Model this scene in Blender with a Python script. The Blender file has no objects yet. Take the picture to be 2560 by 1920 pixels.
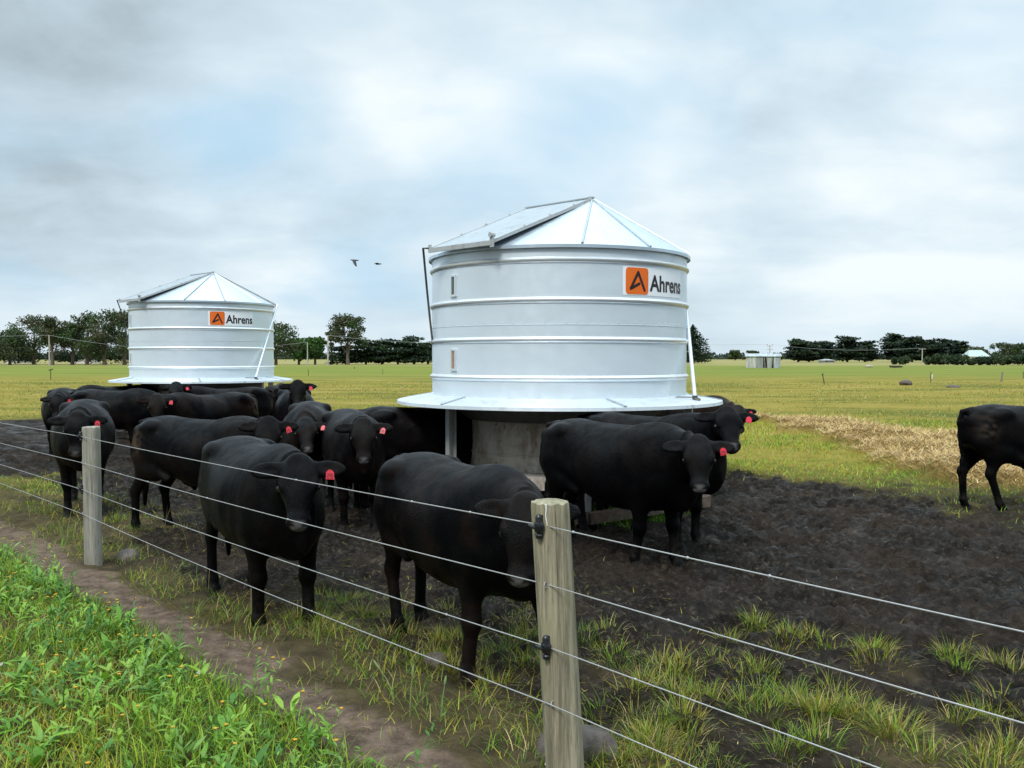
import bpy, math, random
import numpy as np
from mathutils import Vector, Matrix

random.seed(7)
RNG = np.random.default_rng(11)
S = bpy.context.scene
C = S.collection
rad = math.radians

# ------------------------------------------------------------------ camera
F_PX, HOR, CAM_H = 2200.0, 892.0, 1.75
cam_d = bpy.data.cameras.new('camera'); cam = bpy.data.objects.new('camera', cam_d); C.objects.link(cam)
cam_d.sensor_width = 36.0; cam_d.lens = 36.0 * F_PX / 2560.0
cam_d.clip_start = 0.05; cam_d.clip_end = 9000
PITCH = math.atan((960 - HOR) / F_PX)
cam.location = (0, 0, CAM_H); cam.rotation_euler = (math.pi / 2 - PITCH, 0, 0)
S.camera = cam

def ground(px, py, z=0.0):
    """world point at height z seen at photo pixel px, py"""
    v = Vector(((px - 1280) / F_PX, 1.0, -(py - 960) / F_PX))
    c, s = math.cos(-PITCH), math.sin(-PITCH)
    v = Vector((v.x, v.y * c - v.z * s, v.y * s + v.z * c))
    t = (z - CAM_H) / v.z
    return Vector((v.x * t, v.y * t, z))
def at(px, d, z=0.0):
    """world point at depth d in photo column px"""
    return Vector(((px - 1280) / F_PX * d, d, z))
def zat(py, d):
    return CAM_H + (HOR - py) * d / F_PX

# ------------------------------------------------------------------ node helper
class NT:
    def __init__(s, nt): s.nt = nt; s.n = nt.nodes; s.l = nt.links
    def new(s, t, **kw):
        nd = s.n.new(t)
        for k, v in kw.items(): setattr(nd, k, v)
        return nd
    def put(s, nd, key, v):
        i = nd.inputs[key]
        if isinstance(v, bpy.types.NodeSocket): s.l.new(v, i)
        elif v is not None: i.default_value = v
    def math(s, op, a, b=None, c=None, clamp=False):
        nd = s.new('ShaderNodeMath', operation=op, use_clamp=clamp)
        s.put(nd, 0, a); s.put(nd, 1, b)
        if c is not None: s.put(nd, 2, c)
        return nd.outputs[0]
    def noise(s, vec, scale, detail=4, rough=.55, dist=0., out=0, dim='3D'):
        nd = s.new('ShaderNodeTexNoise', noise_dimensions=dim)
        s.put(nd, 'Vector', vec); s.put(nd, 'Scale', scale); s.put(nd, 'Detail', detail); s.put(nd, 'Roughness', rough); s.put(nd, 'Distortion', dist)
        return nd.outputs[out]
    def ramp(s, fac, stops, interp='LINEAR'):
        nd = s.new('ShaderNodeValToRGB'); s.put(nd, 0, fac); cr = nd.color_ramp; cr.interpolation = interp
        while len(cr.elements) < len(stops): cr.elements.new(0.5)
        for e, (p, c) in zip(cr.elements, stops):
            e.position = p; e.color = (c, c, c, 1) if isinstance(c, (int, float)) else (*c[:3], 1)
        return nd.outputs[0]
    def mix(s, fac, a, b, bt='MIX'):
        nd = s.new('ShaderNodeMix', data_type='RGBA', blend_type=bt)
        s.put(nd, 0, fac)
        for k, v in ((6, a), (7, b)):
            if isinstance(v, (tuple, list)): v = (*v[:3], 1)
            s.put(nd, k, v)
        return nd.outputs[2]
    def mapr(s, v, a, b, c=0., d=1., smooth=True):
        nd = s.new('ShaderNodeMapRange'); nd.interpolation_type = 'SMOOTHSTEP' if smooth else 'LINEAR'
        s.put(nd, 0, v); s.put(nd, 1, a); s.put(nd, 2, b); s.put(nd, 3, c); s.put(nd, 4, d)
        return nd.outputs[0]
    def scale(s, vec, sc):
        nd = s.new('ShaderNodeMapping'); s.put(nd, 'Vector', vec); s.put(nd, 'Scale', sc); return nd.outputs[0]

# ------------------------------------------------------------------ sky
SUN_EL, SUN_AZ = 48.0, 203.0         # azimuth of the sun measured from +Y towards +X (behind, to the left)
W = bpy.data.worlds.new('World'); S.world = W; W.use_nodes = True
w = NT(W.node_tree); w.n.clear()
tc = w.new('ShaderNodeTexCoord'); D = tc.outputs['Generated']
sep = w.new('ShaderNodeSeparateXYZ'); w.put(sep, 0, D)
dx, dy, dz = sep.outputs
zc = w.math('ADD', w.math('MAXIMUM', dz, 0.0), 0.24)
comb = w.new('ShaderNodeCombineXYZ'); w.put(comb, 0, w.math('DIVIDE', dx, zc)); w.put(comb, 1, w.math('DIVIDE', dy, zc))
P = comb.outputs[0]
yy = w.math('MAXIMUM', dy, 0.08)
A = w.math('DIVIDE', dx, yy); B = w.math('DIVIDE', dz, yy)
def spot(px, py, sx, sy, amp):
    a0, b0 = (px - 1280) / F_PX, (HOR - py) / F_PX
    u = w.math('DIVIDE', w.math('SUBTRACT', A, a0), sx / F_PX); v = w.math('DIVIDE', w.math('SUBTRACT', B, b0), sy / F_PX)
    r2 = w.math('ADD', w.math('MULTIPLY', u, u), w.math('MULTIPLY', v, v))
    return w.math('MULTIPLY', w.math('POWER', 2.718, w.math('MULTIPLY', r2, -1.0)), amp)
n1 = w.noise(P, 1.0, 7, .47, .4)
n2 = w.noise(w.scale(P, (1, 1.3, 1)), 2.6, 9, .58, .3)
n3 = w.noise(w.scale(D, (1, 1, 1.7)), 3.2, 7, .5, .35)
dens = w.math('ADD', w.math('MULTIPLY', w.math('SUBTRACT', n1, .5), .62), w.math('MULTIPLY', w.math('SUBTRACT', n2, .5), .46))
dens = w.math('ADD', dens, w.math('MULTIPLY', w.math('SUBTRACT', n3, .5), .95))
for sp in [(0, 40, 620, 330, -.15), (100, 480, 430, 230, -.30), (700, 40, 500, 150, -.05), (430, 640, 600, 90, -.10), (0, 800, 260, 60, .12), (520, 320, 240, 150, .20), (820, 400, 420, 220, .06),
           (900, 700, 350, 90, .08), (1500, 420, 500, 220, .12), (1000, 230, 260, 120, .04), (1180, 620, 160, 80, .10), (850, 620, 260, 60, .08), (1900, 480, 260, 90, .08), (2450, 260, 160, 200, .1), (1250, 300, 200, 60, -.08), (1350, 60, 800, 160, -.03), (2250, 330, 420, 260, .08),
           (2100, 690, 520, 40, .16), (2200, 560, 500, 60, -.12), (1900, 770, 500, 30, -.05), (1700, 250, 900, 400, .07), (2350, 60, 300, 150, .10)]:
    dens = w.math('ADD', dens, spot(*sp))
dens = w.math('ADD', dens, .70)
cloud = w.ramp(dens, [(0.0, (.22, .27, .30)), (.30, (.33, .395, .44)), (.50, (.47, .575, .645)), (.68, (.58, .70, .78)), (.95, (.80, .87, .90))])
blue_n = w.noise(P, 0.62, 5, .5, .4)
bl = w.mapr(w.math('ADD', blue_n, w.math('ADD', spot(580, 330, 260, 140, .12), w.math('ADD', spot(1500, 230, 420, 130, .02), spot(30, 650, 150, 120, .1)))), .47, .66, 0, .75)
cloud = w.mix(bl, cloud, (.38, .60, .78))
hz = w.mapr(dz, 0.0, 0.10, .6, 0.)
cloud = w.mix(hz, cloud, (.62, .735, .81))
# an overcast sky is brighter towards the zenith
zen = w.math('ADD', 1.0, w.mapr(dz, .42, .95, 0., 2.0))
rear_dim = w.math('MULTIPLY', w.mapr(dy, .1, -.25, 0, .60), w.mapr(dz, .50, .12))      # added dimming of the unseen low sky behind the camera, deepens cattle sides
zen = w.math('MULTIPLY', zen, w.math('SUBTRACT', 1.0, rear_dim))
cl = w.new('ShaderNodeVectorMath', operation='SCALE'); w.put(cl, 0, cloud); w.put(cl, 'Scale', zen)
sky = w.new('ShaderNodeTexSky', sky_type='NISHITA', sun_disc=False)
sky.sun_elevation = rad(SUN_EL); sky.sun_rotation = rad(SUN_AZ); sky.air_density = 1.2; sky.dust_density = 1.5
b1 = w.new('ShaderNodeBackground'); w.put(b1, 0, sky.outputs[0]); w.put(b1, 1, .06)
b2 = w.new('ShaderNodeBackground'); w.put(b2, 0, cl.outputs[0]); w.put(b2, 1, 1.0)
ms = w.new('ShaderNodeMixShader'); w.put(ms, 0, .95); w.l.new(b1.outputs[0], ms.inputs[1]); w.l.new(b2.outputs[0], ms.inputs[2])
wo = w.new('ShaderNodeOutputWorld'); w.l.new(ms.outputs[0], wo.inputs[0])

sun_d = bpy.data.lights.new('sun', 'SUN'); sun_d.energy = 2.0; sun_d.angle = rad(14); sun_d.color = (1, .96, .89)
sun = bpy.data.objects.new('sun', sun_d); C.objects.link(sun)
sv = Vector((math.sin(rad(SUN_AZ)) * math.cos(rad(SUN_EL)), math.cos(rad(SUN_AZ)) * math.cos(rad(SUN_EL)), math.sin(rad(SUN_EL))))
sun.rotation_euler = sv.to_track_quat('Z', 'Y').to_euler()

S.view_settings.view_transform = 'Standard'; S.view_settings.look = 'None'
S.view_settings.exposure = 0.25; S.view_settings.gamma = 1.0

# ------------------------------------------------------------------ object helpers
def tag(o, label=None, cat=None, group=None, kind=None):
    if label: o['label'] = label
    if cat: o['category'] = cat
    if group: o['group'] = group
    if kind: o['kind'] = kind
    return o
def empty(name, loc=(0, 0, 0), rz=0.0):
    o = bpy.data.objects.new(name, None); C.objects.link(o); o.location = loc; o.rotation_euler = (0, 0, rz); o.empty_display_size = .2
    return o
def mesh_obj(name, me, mat=None, parent=None):
    o = bpy.data.objects.new(name, me); C.objects.link(o)
    if mat is not None: me.materials.append(mat)
    if parent is not None: o.parent = parent
    return o
def fast_mesh(name, V, tris=None, quads=None, col=None, smooth=False):
    me = bpy.data.meshes.new(name)
    V = np.asarray(V, dtype=np.float32)
    me.vertices.add(len(V)); me.vertices.foreach_set('co', V.ravel())
    parts, starts, n = [], [], 0
    for F, k in ((quads, 4), (tris, 3)):
        if F is not None and len(F):
            F = np.asarray(F, dtype=np.int32)
            parts.append(F.ravel()); starts.append(n + np.arange(len(F), dtype=np.int32) * k); n += F.size
    L = np.concatenate(parts); St = np.concatenate(starts)
    me.loops.add(len(L)); me.loops.foreach_set('vertex_index', L)
    me.polygons.add(len(St)); me.polygons.foreach_set('loop_start', St)
    if smooth: me.polygons.foreach_set('use_smooth', np.ones(len(St), dtype=bool))
    if col is not None:
        a = me.color_attributes.new('Col', 'FLOAT_COLOR', 'POINT')
        cc = np.ones((len(V), 4), dtype=np.float32); cc[:, :3] = col
        a.data.foreach_set('color', cc.ravel())
    me.update(calc_edges=True)
    return me

class MB:
    """collects simple shapes into one mesh"""
    def __init__(s): s.v = []; s.f = []
    def add(s, vs, fs):
        n = len(s.v); s.v += [tuple(v) for v in vs]; s.f += [tuple(i + n for i in f) for f in fs]; return s
    def box(s, c, d, M=None):
        x, y, z = [k / 2 for k in d]
        vs = [Vector((a, b, e)) for a in (-x, x) for b in (-y, y) for e in (-z, z)]
        if M is not None: vs = [M @ v for v in vs]
        vs = [v + Vector(c) for v in vs]
        return s.add(vs, [(0, 1, 3, 2), (4, 6, 7, 5), (0, 4, 5, 1), (2, 3, 7, 6), (0, 2, 6, 4), (1, 5, 7, 3)])
    def bar(s, a, b, wd, hd, up=(0, 0, 1)):
        a, b = Vector(a), Vector(b); ax = (b - a); L = ax.length; ax.normalize()
        sd = ax.cross(Vector(up))
        if sd.length < 1e-4: sd = ax.cross(Vector((1, 0, 0)))
        sd.normalize(); u = sd.cross(ax)
        vs = []
        for p in (a, b):
            for i, j in ((-1, -1), (1, -1), (1, 1), (-1, 1)): vs.append(p + sd * (i * wd / 2) + u * (j * hd / 2))
        return s.add(vs, [(3, 2, 1, 0), (4, 5, 6, 7), (0, 1, 5, 4), (1, 2, 6, 5), (2, 3, 7, 6), (3, 0, 4, 7)])
    def tube(s, pts, r, n=8, cap=True):
        pts = [Vector(p) for p in pts]; rs = r if isinstance(r, (list, tuple)) else [r] * len(pts)
        vs, fs = [], []; prev = None
        for i, p in enumerate(pts):
            t = (pts[min(i + 1, len(pts) - 1)] - pts[max(i - 1, 0)]).normalized()
            if prev is None: u = t.orthogonal().normalized()
            else: u = (prev - t * prev.dot(t)).normalized()
            prev = u; v = t.cross(u)
            for k in range(n):
                a = 2 * math.pi * k / n; vs.append(p + (u * math.cos(a) + v * math.sin(a)) * rs[i])
        for i in range(len(pts) - 1):
            for k in range(n): fs.append((i * n + k, i * n + (k + 1) % n, (i + 1) * n + (k + 1) % n, (i + 1) * n + k))
        if cap: fs.append(tuple(range(n))[::-1]); fs.append(tuple((len(pts) - 1) * n + k for k in range(n)))
        return s.add(vs, fs)
    def lathe(s, prof, n=96, close=False, c=(0, 0)):
        vs = []; m = len(prof)
        for k in range(n):
            a = 2 * math.pi * k / n
            for r, z in prof: vs.append((c[0] + r * math.cos(a), c[1] + r * math.sin(a), z))
        fs = []
        for k in range(n):
            k2 = (k + 1) % n
            for i in range(m - 1 if not close else m):
                j = (i + 1) % m
                fs.append((k * m + i, k2 * m + i, k2 * m + j, k * m + j))
        return s.add(vs, fs)
    def build(s, name, mat, parent=None, smooth=False, bevel=0):
        me = bpy.data.meshes.new(name); me.from_pydata(s.v, [], s.f); me.update()
        if smooth:
            me.polygons.foreach_set('use_smooth', [True] * len(me.polygons))
            me.set_sharp_from_angle(angle=rad(40))
        o = mesh_obj(name, me, mat, parent)
        if bevel:
            md = o.modifiers.new('bevel', 'BEVEL'); md.width = bevel; md.segments = 2; md.limit_method = 'ANGLE'
        return o

# ------------------------------------------------------------------ noise in numpy
def _h(ix, iy, seed):
    n = (ix.astype(np.int64) * 374761393 + iy.astype(np.int64) * 668265263 + seed * 1442695041) & 0xffffffff
    n = ((n ^ (n >> 13)) * 1274126177) & 0xffffffff
    return ((n ^ (n >> 16)) & 0xffff) / 65535.0
def vnoise(x, y, seed=0):
    x0 = np.floor(x); y0 = np.floor(y); fx = x - x0; fy = y - y0
    fx = fx * fx * (3 - 2 * fx); fy = fy * fy * (3 - 2 * fy)
    a, b, c, d = _h(x0, y0, seed), _h(x0 + 1, y0, seed), _h(x0, y0 + 1, seed), _h(x0 + 1, y0 + 1, seed)
    return (a * (1 - fx) + b * fx) * (1 - fy) + (c * (1 - fx) + d * fx) * fy
def fbm(x, y, seed=0, oct=4):
    s, a, t = 0, 1, 0
    for i in range(oct):
        s = s + a * vnoise(x * 2 ** i + 17.3 * i, y * 2 ** i - 9.1 * i, seed + i); t += a; a *= .5
    return s / t
def sstep(a, b, x):
    t = np.clip((x - a) / (b - a), 0, 1); return t * t * (3 - 2 * t)
def poly_sd(x, y, pts):
    """signed distance to a polygon, negative inside"""
    d = np.full(np.shape(x), 1e9); ins = np.zeros(np.shape(x), dtype=bool); n = len(pts)
    for i in range(n):
        ax, ay = pts[i]; bx, by = pts[(i + 1) % n]
        ex, ey = bx - ax, by - ay
        t = np.clip(((x - ax) * ex + (y - ay) * ey) / (ex * ex + ey * ey), 0, 1)
        d = np.minimum(d, np.hypot(x - ax - t * ex, y - ay - t * ey))
        c = ((ay > y) != (by > y)) & (x < (bx - ax) * (y - ay) / (by - ay + 1e-12) + ax)
        ins ^= c
    return np.where(ins, -d, d)

# ------------------------------------------------------------------ the lie of the land
P_FAR = Vector((-3.54, 7.40, 0)); P_NEAR = Vector((0.20, 3.50, 0))
FDIR = (P_NEAR - P_FAR).normalized(); FN = Vector((-FDIR.y, FDIR.x, 0))
if FN.x < 0: FN = -FN                                            # towards the paddock
SILO1 = (0.58, 11.0); SILO2 = (-7.12, 20.3)
MUDP = [(1.9, 15.0), (3.05, 13.5), (4.5, 12.4), (5.3, 10.3), (6.2, 8.6), (7.8, 6.5), (10.5, 4.5), (9, 0), (5.6, 1.6), (3.0, 4.2), (.6, 5.4), (-.9, 6.1), (-1.6, 6.3), (-3.1, 7.85),
        (-3.9, 9.6), (-6.5, 12.6), (-9.5, 13.6), (-14, 15.2), (-18, 19), (-15, 24.5), (-8, 25.0), (-3.5, 23.0), (-1.5, 17)]
STRAWP = [(7.0, 26.5), (7.8, 23.5), (8.6, 21.5), (9.4, 18.2), (9.6, 15.5), (8.6, 13.2), (7.6, 11.0), (6.5, 11.3), (5.7, 12.8), (5.8, 15.2), (6.2, 18.5), (6.4, 23.5)]
def fence_s(x, y): return (x - P_FAR.x) * FN.x + (y - P_FAR.y) * FN.y
def m_mud(x, y):
    d = poly_sd(x, y, MUDP) + (fbm(x * .9, y * .9, 5) - .5) * 2.2 + (fbm(x * 4, y * 4, 9) - .5) * .7
    m = sstep(.45, -.35, d)
    # a poached, half-bare margin along the fence
    s = fence_s(x, y); e = fbm(x * 1.6, y * 1.6, 21)
    edge = sstep(.32, .65, s) * sstep(.36, .56, e + sstep(1.0, 2.4, s) * .12) * sstep(14, 9, y)
    near = (poly_sd(x, y, MUDP) < 4.2)
    return np.maximum(m, edge * .9 * near)
def m_dirt(x, y):
    s = fence_s(x, y) + (fbm(x * 1.3, y * 1.3, 31) - .5) * .50 + (fbm(x * 5, y * 5, 32) - .5) * .25
    b = sstep(-.50, -.34, s) * sstep(.02, -.12, s) * sstep(10.5, 8.5, y)
    return b
def m_straw(x, y):
    d = poly_sd(x, y, STRAWP) + .45 + (fbm(x * .8, y * .8, 41) - .5) * 2.2 + (fbm(x * 3, y * 3, 43) - .5) * 1.6
    return sstep(.35, -.3, d)
def hoofs(x, y, cs, seed):
    """jittered hoof-sized dents with a pushed-up rim"""
    cx, cy = np.floor(x / cs), np.floor(y / cs); z = np.zeros(np.shape(x))
    for i in (-1, 0, 1):
        for j in (-1, 0, 1):
            a, b = cx + i, cy + j; px = (a + .15 + .7 * _h(a, b, seed)) * cs; py = (b + .15 + .7 * _h(a, b, seed + 1)) * cs; r = .045 + .03 * _h(a, b, seed + 2); th = 6.28 * _h(a, b, seed + 3); on = _h(a, b, seed + 4) > .35
            u = (x - px) * np.cos(th) + (y - py) * np.sin(th); v = -(x - px) * np.sin(th) + (y - py) * np.cos(th); q = np.hypot(u / r, v / (r * .8))
            z = z + on * (-.045 * np.clip(1.15 - q, 0, 1) ** .6 + .012 * np.exp(-((q - 1.4) / .3) ** 2))
    return z
def height(x, y):
    mud = m_mud(x, y); st = m_straw(x, y)
    r = np.abs(2 * vnoise(x * 5.6 + .6 * vnoise(x * 9, y * 9, 2), y * 5.6, 51) - 1) ** .8
    r2 = np.abs(2 * vnoise(x * 12.5, y * 12.5 + .5 * vnoise(x * 17, y * 17, 4), 53) - 1) ** .8
    c = fbm(x * 13, y * 13, 57, 2) - .5
    big = fbm(x * .35, y * .35, 61, 3) - .5
    near = sstep(60, 20, np.hypot(x, y))
    z = big * .10 * sstep(3, 9, y) * near
    z = z + mud * ((r - .5) * .085 + (r2 - .5) * .065 + c * .03 - .03) * sstep(40, 18, y)
    z = z + mud * hoofs(x, y, .24, 301) * sstep(22, 14, y)
    z = z + (1 - mud) * (c * .03) * near
    z = z + st * (.10 + .30 * (fbm(x * 1.5, y * 1.5, 71, 3) - .3)) 
    s = fence_s(x, y)
    z = z + .05 * np.exp(-((s + .9) / .5) ** 2) * near
    return z
def gz(x, y): return float(height(np.array([float(x)]), np.array([float(y)]))[0])

def axis(fine_a, fine_b, step, lo, hi, g):
    mid = list(np.arange(fine_a, fine_b, step)); out = []; s = step; v = fine_b
    while v < hi: out.append(v); s *= g; v += s
    out.append(hi); low = []; s = step * g; v = fine_a - s
    while v > lo: low.append(v); s *= g; v -= s
    low.append(lo)
    return np.array(low[::-1] + mid + out)
gx = axis(-6.5, 6.5, .035, -2500, 2500, 1.045); gy = axis(3.0, 15, .035, -300, 4200, 1.035)
GX, GY = np.meshgrid(gx, gy, indexing='ij'); fx, fy = GX.ravel(), GY.ravel()
GZ = height(fx, fy)
nx_, ny_ = len(gx), len(gy)
idx = np.arange(nx_ * ny_).reshape(nx_, ny_)
Q = np.stack([idx[:-1, :-1], idx[1:, :-1], idx[1:, 1:], idx[:-1, 1:]], -1).reshape(-1, 4)
gcol = np.stack([m_mud(fx, fy), m_dirt(fx, fy), m_straw(fx, fy)], -1)
g_me = fast_mesh('pasture_ground', np.stack([fx, fy, GZ], -1), quads=Q, col=gcol, smooth=True)

def base_mat(name):
    m = bpy.data.materials.new(name); m.use_nodes = True; t = NT(m.node_tree)
    return m, t, t.n['Principled BSDF']
m_ground, t, bs = base_mat('paddock_ground')
geo = t.new('ShaderNodeTexCoord').outputs['Object']
at_ = t.new('ShaderNodeAttribute', attribute_name='Col'); sc_ = t.new('ShaderNodeSeparateColor'); t.put(sc_, 0, at_.outputs['Color'])
sxyz = t.new('ShaderNodeSeparateXYZ'); t.put(sxyz, 0, geo)
Y = sxyz.outputs[1]
gA = t.noise(t.scale(geo, (.35, .8, 1)), .35, 7, .62)
gB = t.noise(t.scale(geo, (1, 1.6, 1)), 2.2, 8, .7)
gC = t.noise(geo, 28, 4, .65)
past = t.ramp(t.math('ADD', t.math('MULTIPLY', t.math('SUBTRACT', gA, .5), .95), t.math('ADD', t.math('MULTIPLY', t.math('SUBTRACT', gB, .5), .6), .51)), [(.34, (.10, .125, .022)), (.44, (.235, .20, .034)), (.54, (.34, .26, .048)), (.68, (.42, .31, .085))])
past = t.mix(t.math('MULTIPLY', gC, .75), past, (.05, .06, .012))
farn = t.math('ADD', Y, t.math('MULTIPLY', t.math('SUBTRACT', t.noise(t.scale(geo, (.01, .03, 1)), 1.0, 4), .5), 50))
green = t.ramp(t.noise(t.scale(geo, (.04, .25, 1)), 1.0, 6, .65), [(.35, (.11, .15, .024)), (.65, (.21, .215, .04))])
past = t.mix(t.mapr(farn, 55, 95), past, green)
tan = t.ramp(t.noise(t.scale(geo, (.02, .2, 1)), 1.0, 5, .6), [(.35, (.20, .19, .07)), (.65, (.36, .29, .13))])
past = t.mix(t.mapr(farn, 150, 200, 0, .8), past, tan)
soil = t.ramp(t.noise(geo, 9, 6, .7), [(.3, (.06, .042, .031)), (.55, (.165, .115, .083)), (.75, (.27, .20, .15))])
peb = t.new('ShaderNodeTexVoronoi'); t.put(peb, 'Vector', geo); t.put(peb, 'Scale', 55)
soil = t.mix(t.mapr(peb.outputs['Distance'], .16, .08), soil, (.24, .18, .14))
mudc = t.ramp(t.noise(geo, 17, 7, .72), [(.34, (.0045, .0038, .0032)), (.53, (.0175, .0140, .0110)), (.70, (.075, .058, .044))])
mudc = t.mix(t.mapr(t.noise(geo, .8, 5, .6, .5), .44, .62, 0, .7), mudc, t.ramp(t.noise(geo, 11, 6, .7), [(.35, (.014, .010, .007)), (.6, (.044, .031, .022)), (.78, (.10, .072, .052))]))
dry = t.math('MULTIPLY', t.mapr(t.noise(geo, 1.3, 6, .7, .6), .60, .72), t.mapr(t.noise(geo, 22, 4, .6), .42, .6))
mudc = t.mix(t.math('MULTIPLY', dry, .65), mudc, (.12, .085, .062))
straw_c = t.ramp(t.noise(geo, 16, 6, .7), [(.3, (.08, .045, .018)), (.5, (.24, .15, .05)), (.75, (.46, .31, .12))])
under = t.ramp(t.noise(geo, 5, 6, .7), [(.3, (.040, .030, .018)), (.55, (.085, .066, .032)), (.8, (.15, .12, .055))])
nearm = t.mapr(Y, 9.5, 15)
past = t.mix(nearm, under, past)
col = t.mix(sc_.outputs[1], past, soil)
col = t.mix(sc_.outputs[0], col, mudc)
col = t.mix(t.math('MULTIPLY', sc_.outputs[2], .9), col, straw_c)
t.put(bs, 'Base Color', col)
t.put(bs, 'Roughness', t.mix(sc_.outputs[0], (.95,) * 3, t.ramp(t.noise(geo, 2.2, 6, .65), [(.42, .32), (.56, .88)])))
t.put(bs, 'Specular IOR Level', .09)
bmp = t.new('ShaderNodeBump'); t.put(bmp, 'Strength', .9); t.put(bmp, 'Distance', .03); t.put(bmp, 'Height', t.noise(geo, 24, 8, .72)); t.l.new(bmp.outputs[0], bs.inputs['Normal'])
tag(mesh_obj('pasture_ground', g_me, m_ground), kind='structure')

# ------------------------------------------------------------------ materials
def mat_plain(name, color, rough=.7, metal=0., var=.25, nscale=6., bump=0., bscale=40., color2=None, spec=.5, detail=5):
    m, t, bs = base_mat(name); g = t.new('ShaderNodeTexCoord').outputs['Object']
    n = t.noise(g, nscale, detail, .6)
    c2 = color2 if color2 else tuple(max(0, c * (1 - var)) for c in color)
    t.put(bs, 'Base Color', t.mix(t.mapr(n, .35, .65), c2, color)); t.put(bs, 'Roughness', rough); t.put(bs, 'Metallic', metal); t.put(bs, 'Specular IOR Level', spec)
    if bump:
        b = t.new('ShaderNodeBump'); t.put(b, 'Strength', .6); t.put(b, 'Distance', bump); t.put(b, 'Height', t.noise(g, bscale, 5, .6)); t.l.new(b.outputs[0], bs.inputs['Normal'])
    return m
def mat_galv(name, c, rough, metal=.75, dirt=0.):
    m, t, bs = base_mat(name); g = t.new('ShaderNodeTexCoord').outputs['Object']
    v = t.new('ShaderNodeTexVoronoi'); t.put(v, 'Vector', g); t.put(v, 'Scale', 60)
    n = t.noise(t.scale(g, (1, 1, 3)), 1.4, 5, .6)
    cc = t.mix(t.math('MULTIPLY', v.outputs['Color'], .09), c, tuple(k * .72 for k in c))
    cc = t.mix(t.mapr(n, .3, .75, 0, .25), cc, tuple(k * .8 for k in c))
    if dirt:
        dn = t.noise(t.scale(g, (2, 2, .7)), 3.0, 7, .72)
        cc = t.mix(t.mapr(dn, .5, .72, 0, dirt), cc, (.20, .15, .10))
    t.put(bs, 'Base Color', cc); t.put(bs, 'Metallic', metal)
    t.put(bs, 'Roughness', t.mapr(t.noise(g, 7, 4, .6), .3, .7, rough - .06, rough + .08))
    b = t.new('ShaderNodeBump'); t.put(b, 'Strength', .35); t.put(b, 'Distance', .012); t.put(b, 'Height', t.noise(t.scale(g, (1, 1, 1.8)), 2.0, 2, .4)); t.l.new(b.outputs[0], bs.inputs['Normal'])
    return m
M_BARREL = mat_galv('galvanised_steel', (.73, .81, .87), .39, .35)
M_RIB = mat_galv('galvanised_rib', (.82, .86, .89), .34, .6)
M_ROOF = mat_galv('galvanised_roof', (.58, .67, .745), .36, .6, .2)
M_LID = mat_galv('weathered_lid', (.46, .51, .54), .40, .6, .45)
M_SKIRT = mat_galv('galvanised_skirt', (.72, .77, .80), .40, .5, .45)
M_LEG = mat_galv('galvanised_leg', (.50, .51, .50), .5, .45, .5)
M_DARK = mat_plain('dark_rubber', (.02, .02, .02), .6)
M_DARKSTEEL = mat_plain('dark_weathered_steel', (.11, .11, .105), .6, .5, .4, 14)
M_RUST = mat_plain('rusty_steel', (.16, .11, .08), .8, .1, .5, 10)
M_WHITE = mat_plain('white_sticker', (.92, .94, .96), .35, 0, .03)
M_ORANGE = mat_plain('orange_sticker', (.86, .16, .012), .35, 0, .05)
M_INK = mat_plain('black_print', (.016, .011, .014), .4, 0, .1)
M_PANE1 = mat_plain('dusty_window', (.10, .115, .10), .25, 0, .3, 20)
M_PANE2 = mat_plain('grain_behind_window', (.36, .22, .16), .5, 0, .25, 60)
# worn drum of the trough
M_DRUM, t, bs = base_mat('stained_drum'); g = t.new('ShaderNodeTexCoord').outputs['Object']
dn = t.noise(t.scale(g, (1, 1, .6)), 4.5, 8, .72, .4); d2 = t.noise(g, 1.6, 4, .6)
cc = t.mix(t.mapr(dn, .42, .66), (.60, .57, .52), (.26, .19, .13)); cc = t.mix(t.mapr(d2, .45, .62, 0, .6), cc, (.46, .42, .36))
cc = t.mix(t.mapr(t.noise(g, 16, 6, .7), .60, .68, 0, .8), cc, (.05, .035, .025))
t.put(bs, 'Base Color', cc); t.put(bs, 'Roughness', .75); t.put(bs, 'Metallic', .1)

# ------------------------------------------------------------------ feed silo
ZB, ZT, RC, RS = 1.285, 2.945, 1.57, 2.0
def pol(r, deg, z=0): return Vector((r * math.cos(rad(deg)), r * math.sin(rad(deg)), z))
def text_mesh(txt, size=1.0):
    cu = bpy.data.curves.new('txt', 'FONT'); cu.body = txt; cu.size = size; cu.offset = .024 * size; cu.resolution_u = 4
    o = bpy.data.objects.new('txt', cu); C.objects.link(o)
    bpy.context.view_layer.update()
    dg = bpy.context.evaluated_depsgraph_get(); me = bpy.data.meshes.new_from_object(o.evaluated_get(dg))
    bpy.data.objects.remove(o); bpy.data.curves.remove(cu)
    return me
def wrap(me, a0, zc, r):
    for v in me.vertices:
        a = rad(a0) + v.co.x / RC; z = zc + v.co.y
        v.co = (r * math.cos(a), r * math.sin(a), z)
    me.update()
def flat_grid(x0, x1, y0, y1, n=14, round_=0.0):
    """a thin panel with optional round corners as fan, later wrapped round the barrel"""
    me = bpy.data.meshes.new('panel'); vs, fs = [], []
    for i in range(n + 1):
        x = x0 + (x1 - x0) * i / n
        e = 0
        if round_:
            dd = min(x - x0, x1 - x)
            if dd < round_: e = round_ - math.sqrt(max(0, round_ ** 2 - (round_ - dd) ** 2))
        vs += [(x, y0 + e, 0), (x, y1 - e, 0)]
    for i in range(n): fs.append((2 * i, 2 * i + 2, 2 * i + 3, 2 * i + 1))
    me.from_pydata(vs, [], fs); me.update(); return me

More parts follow.
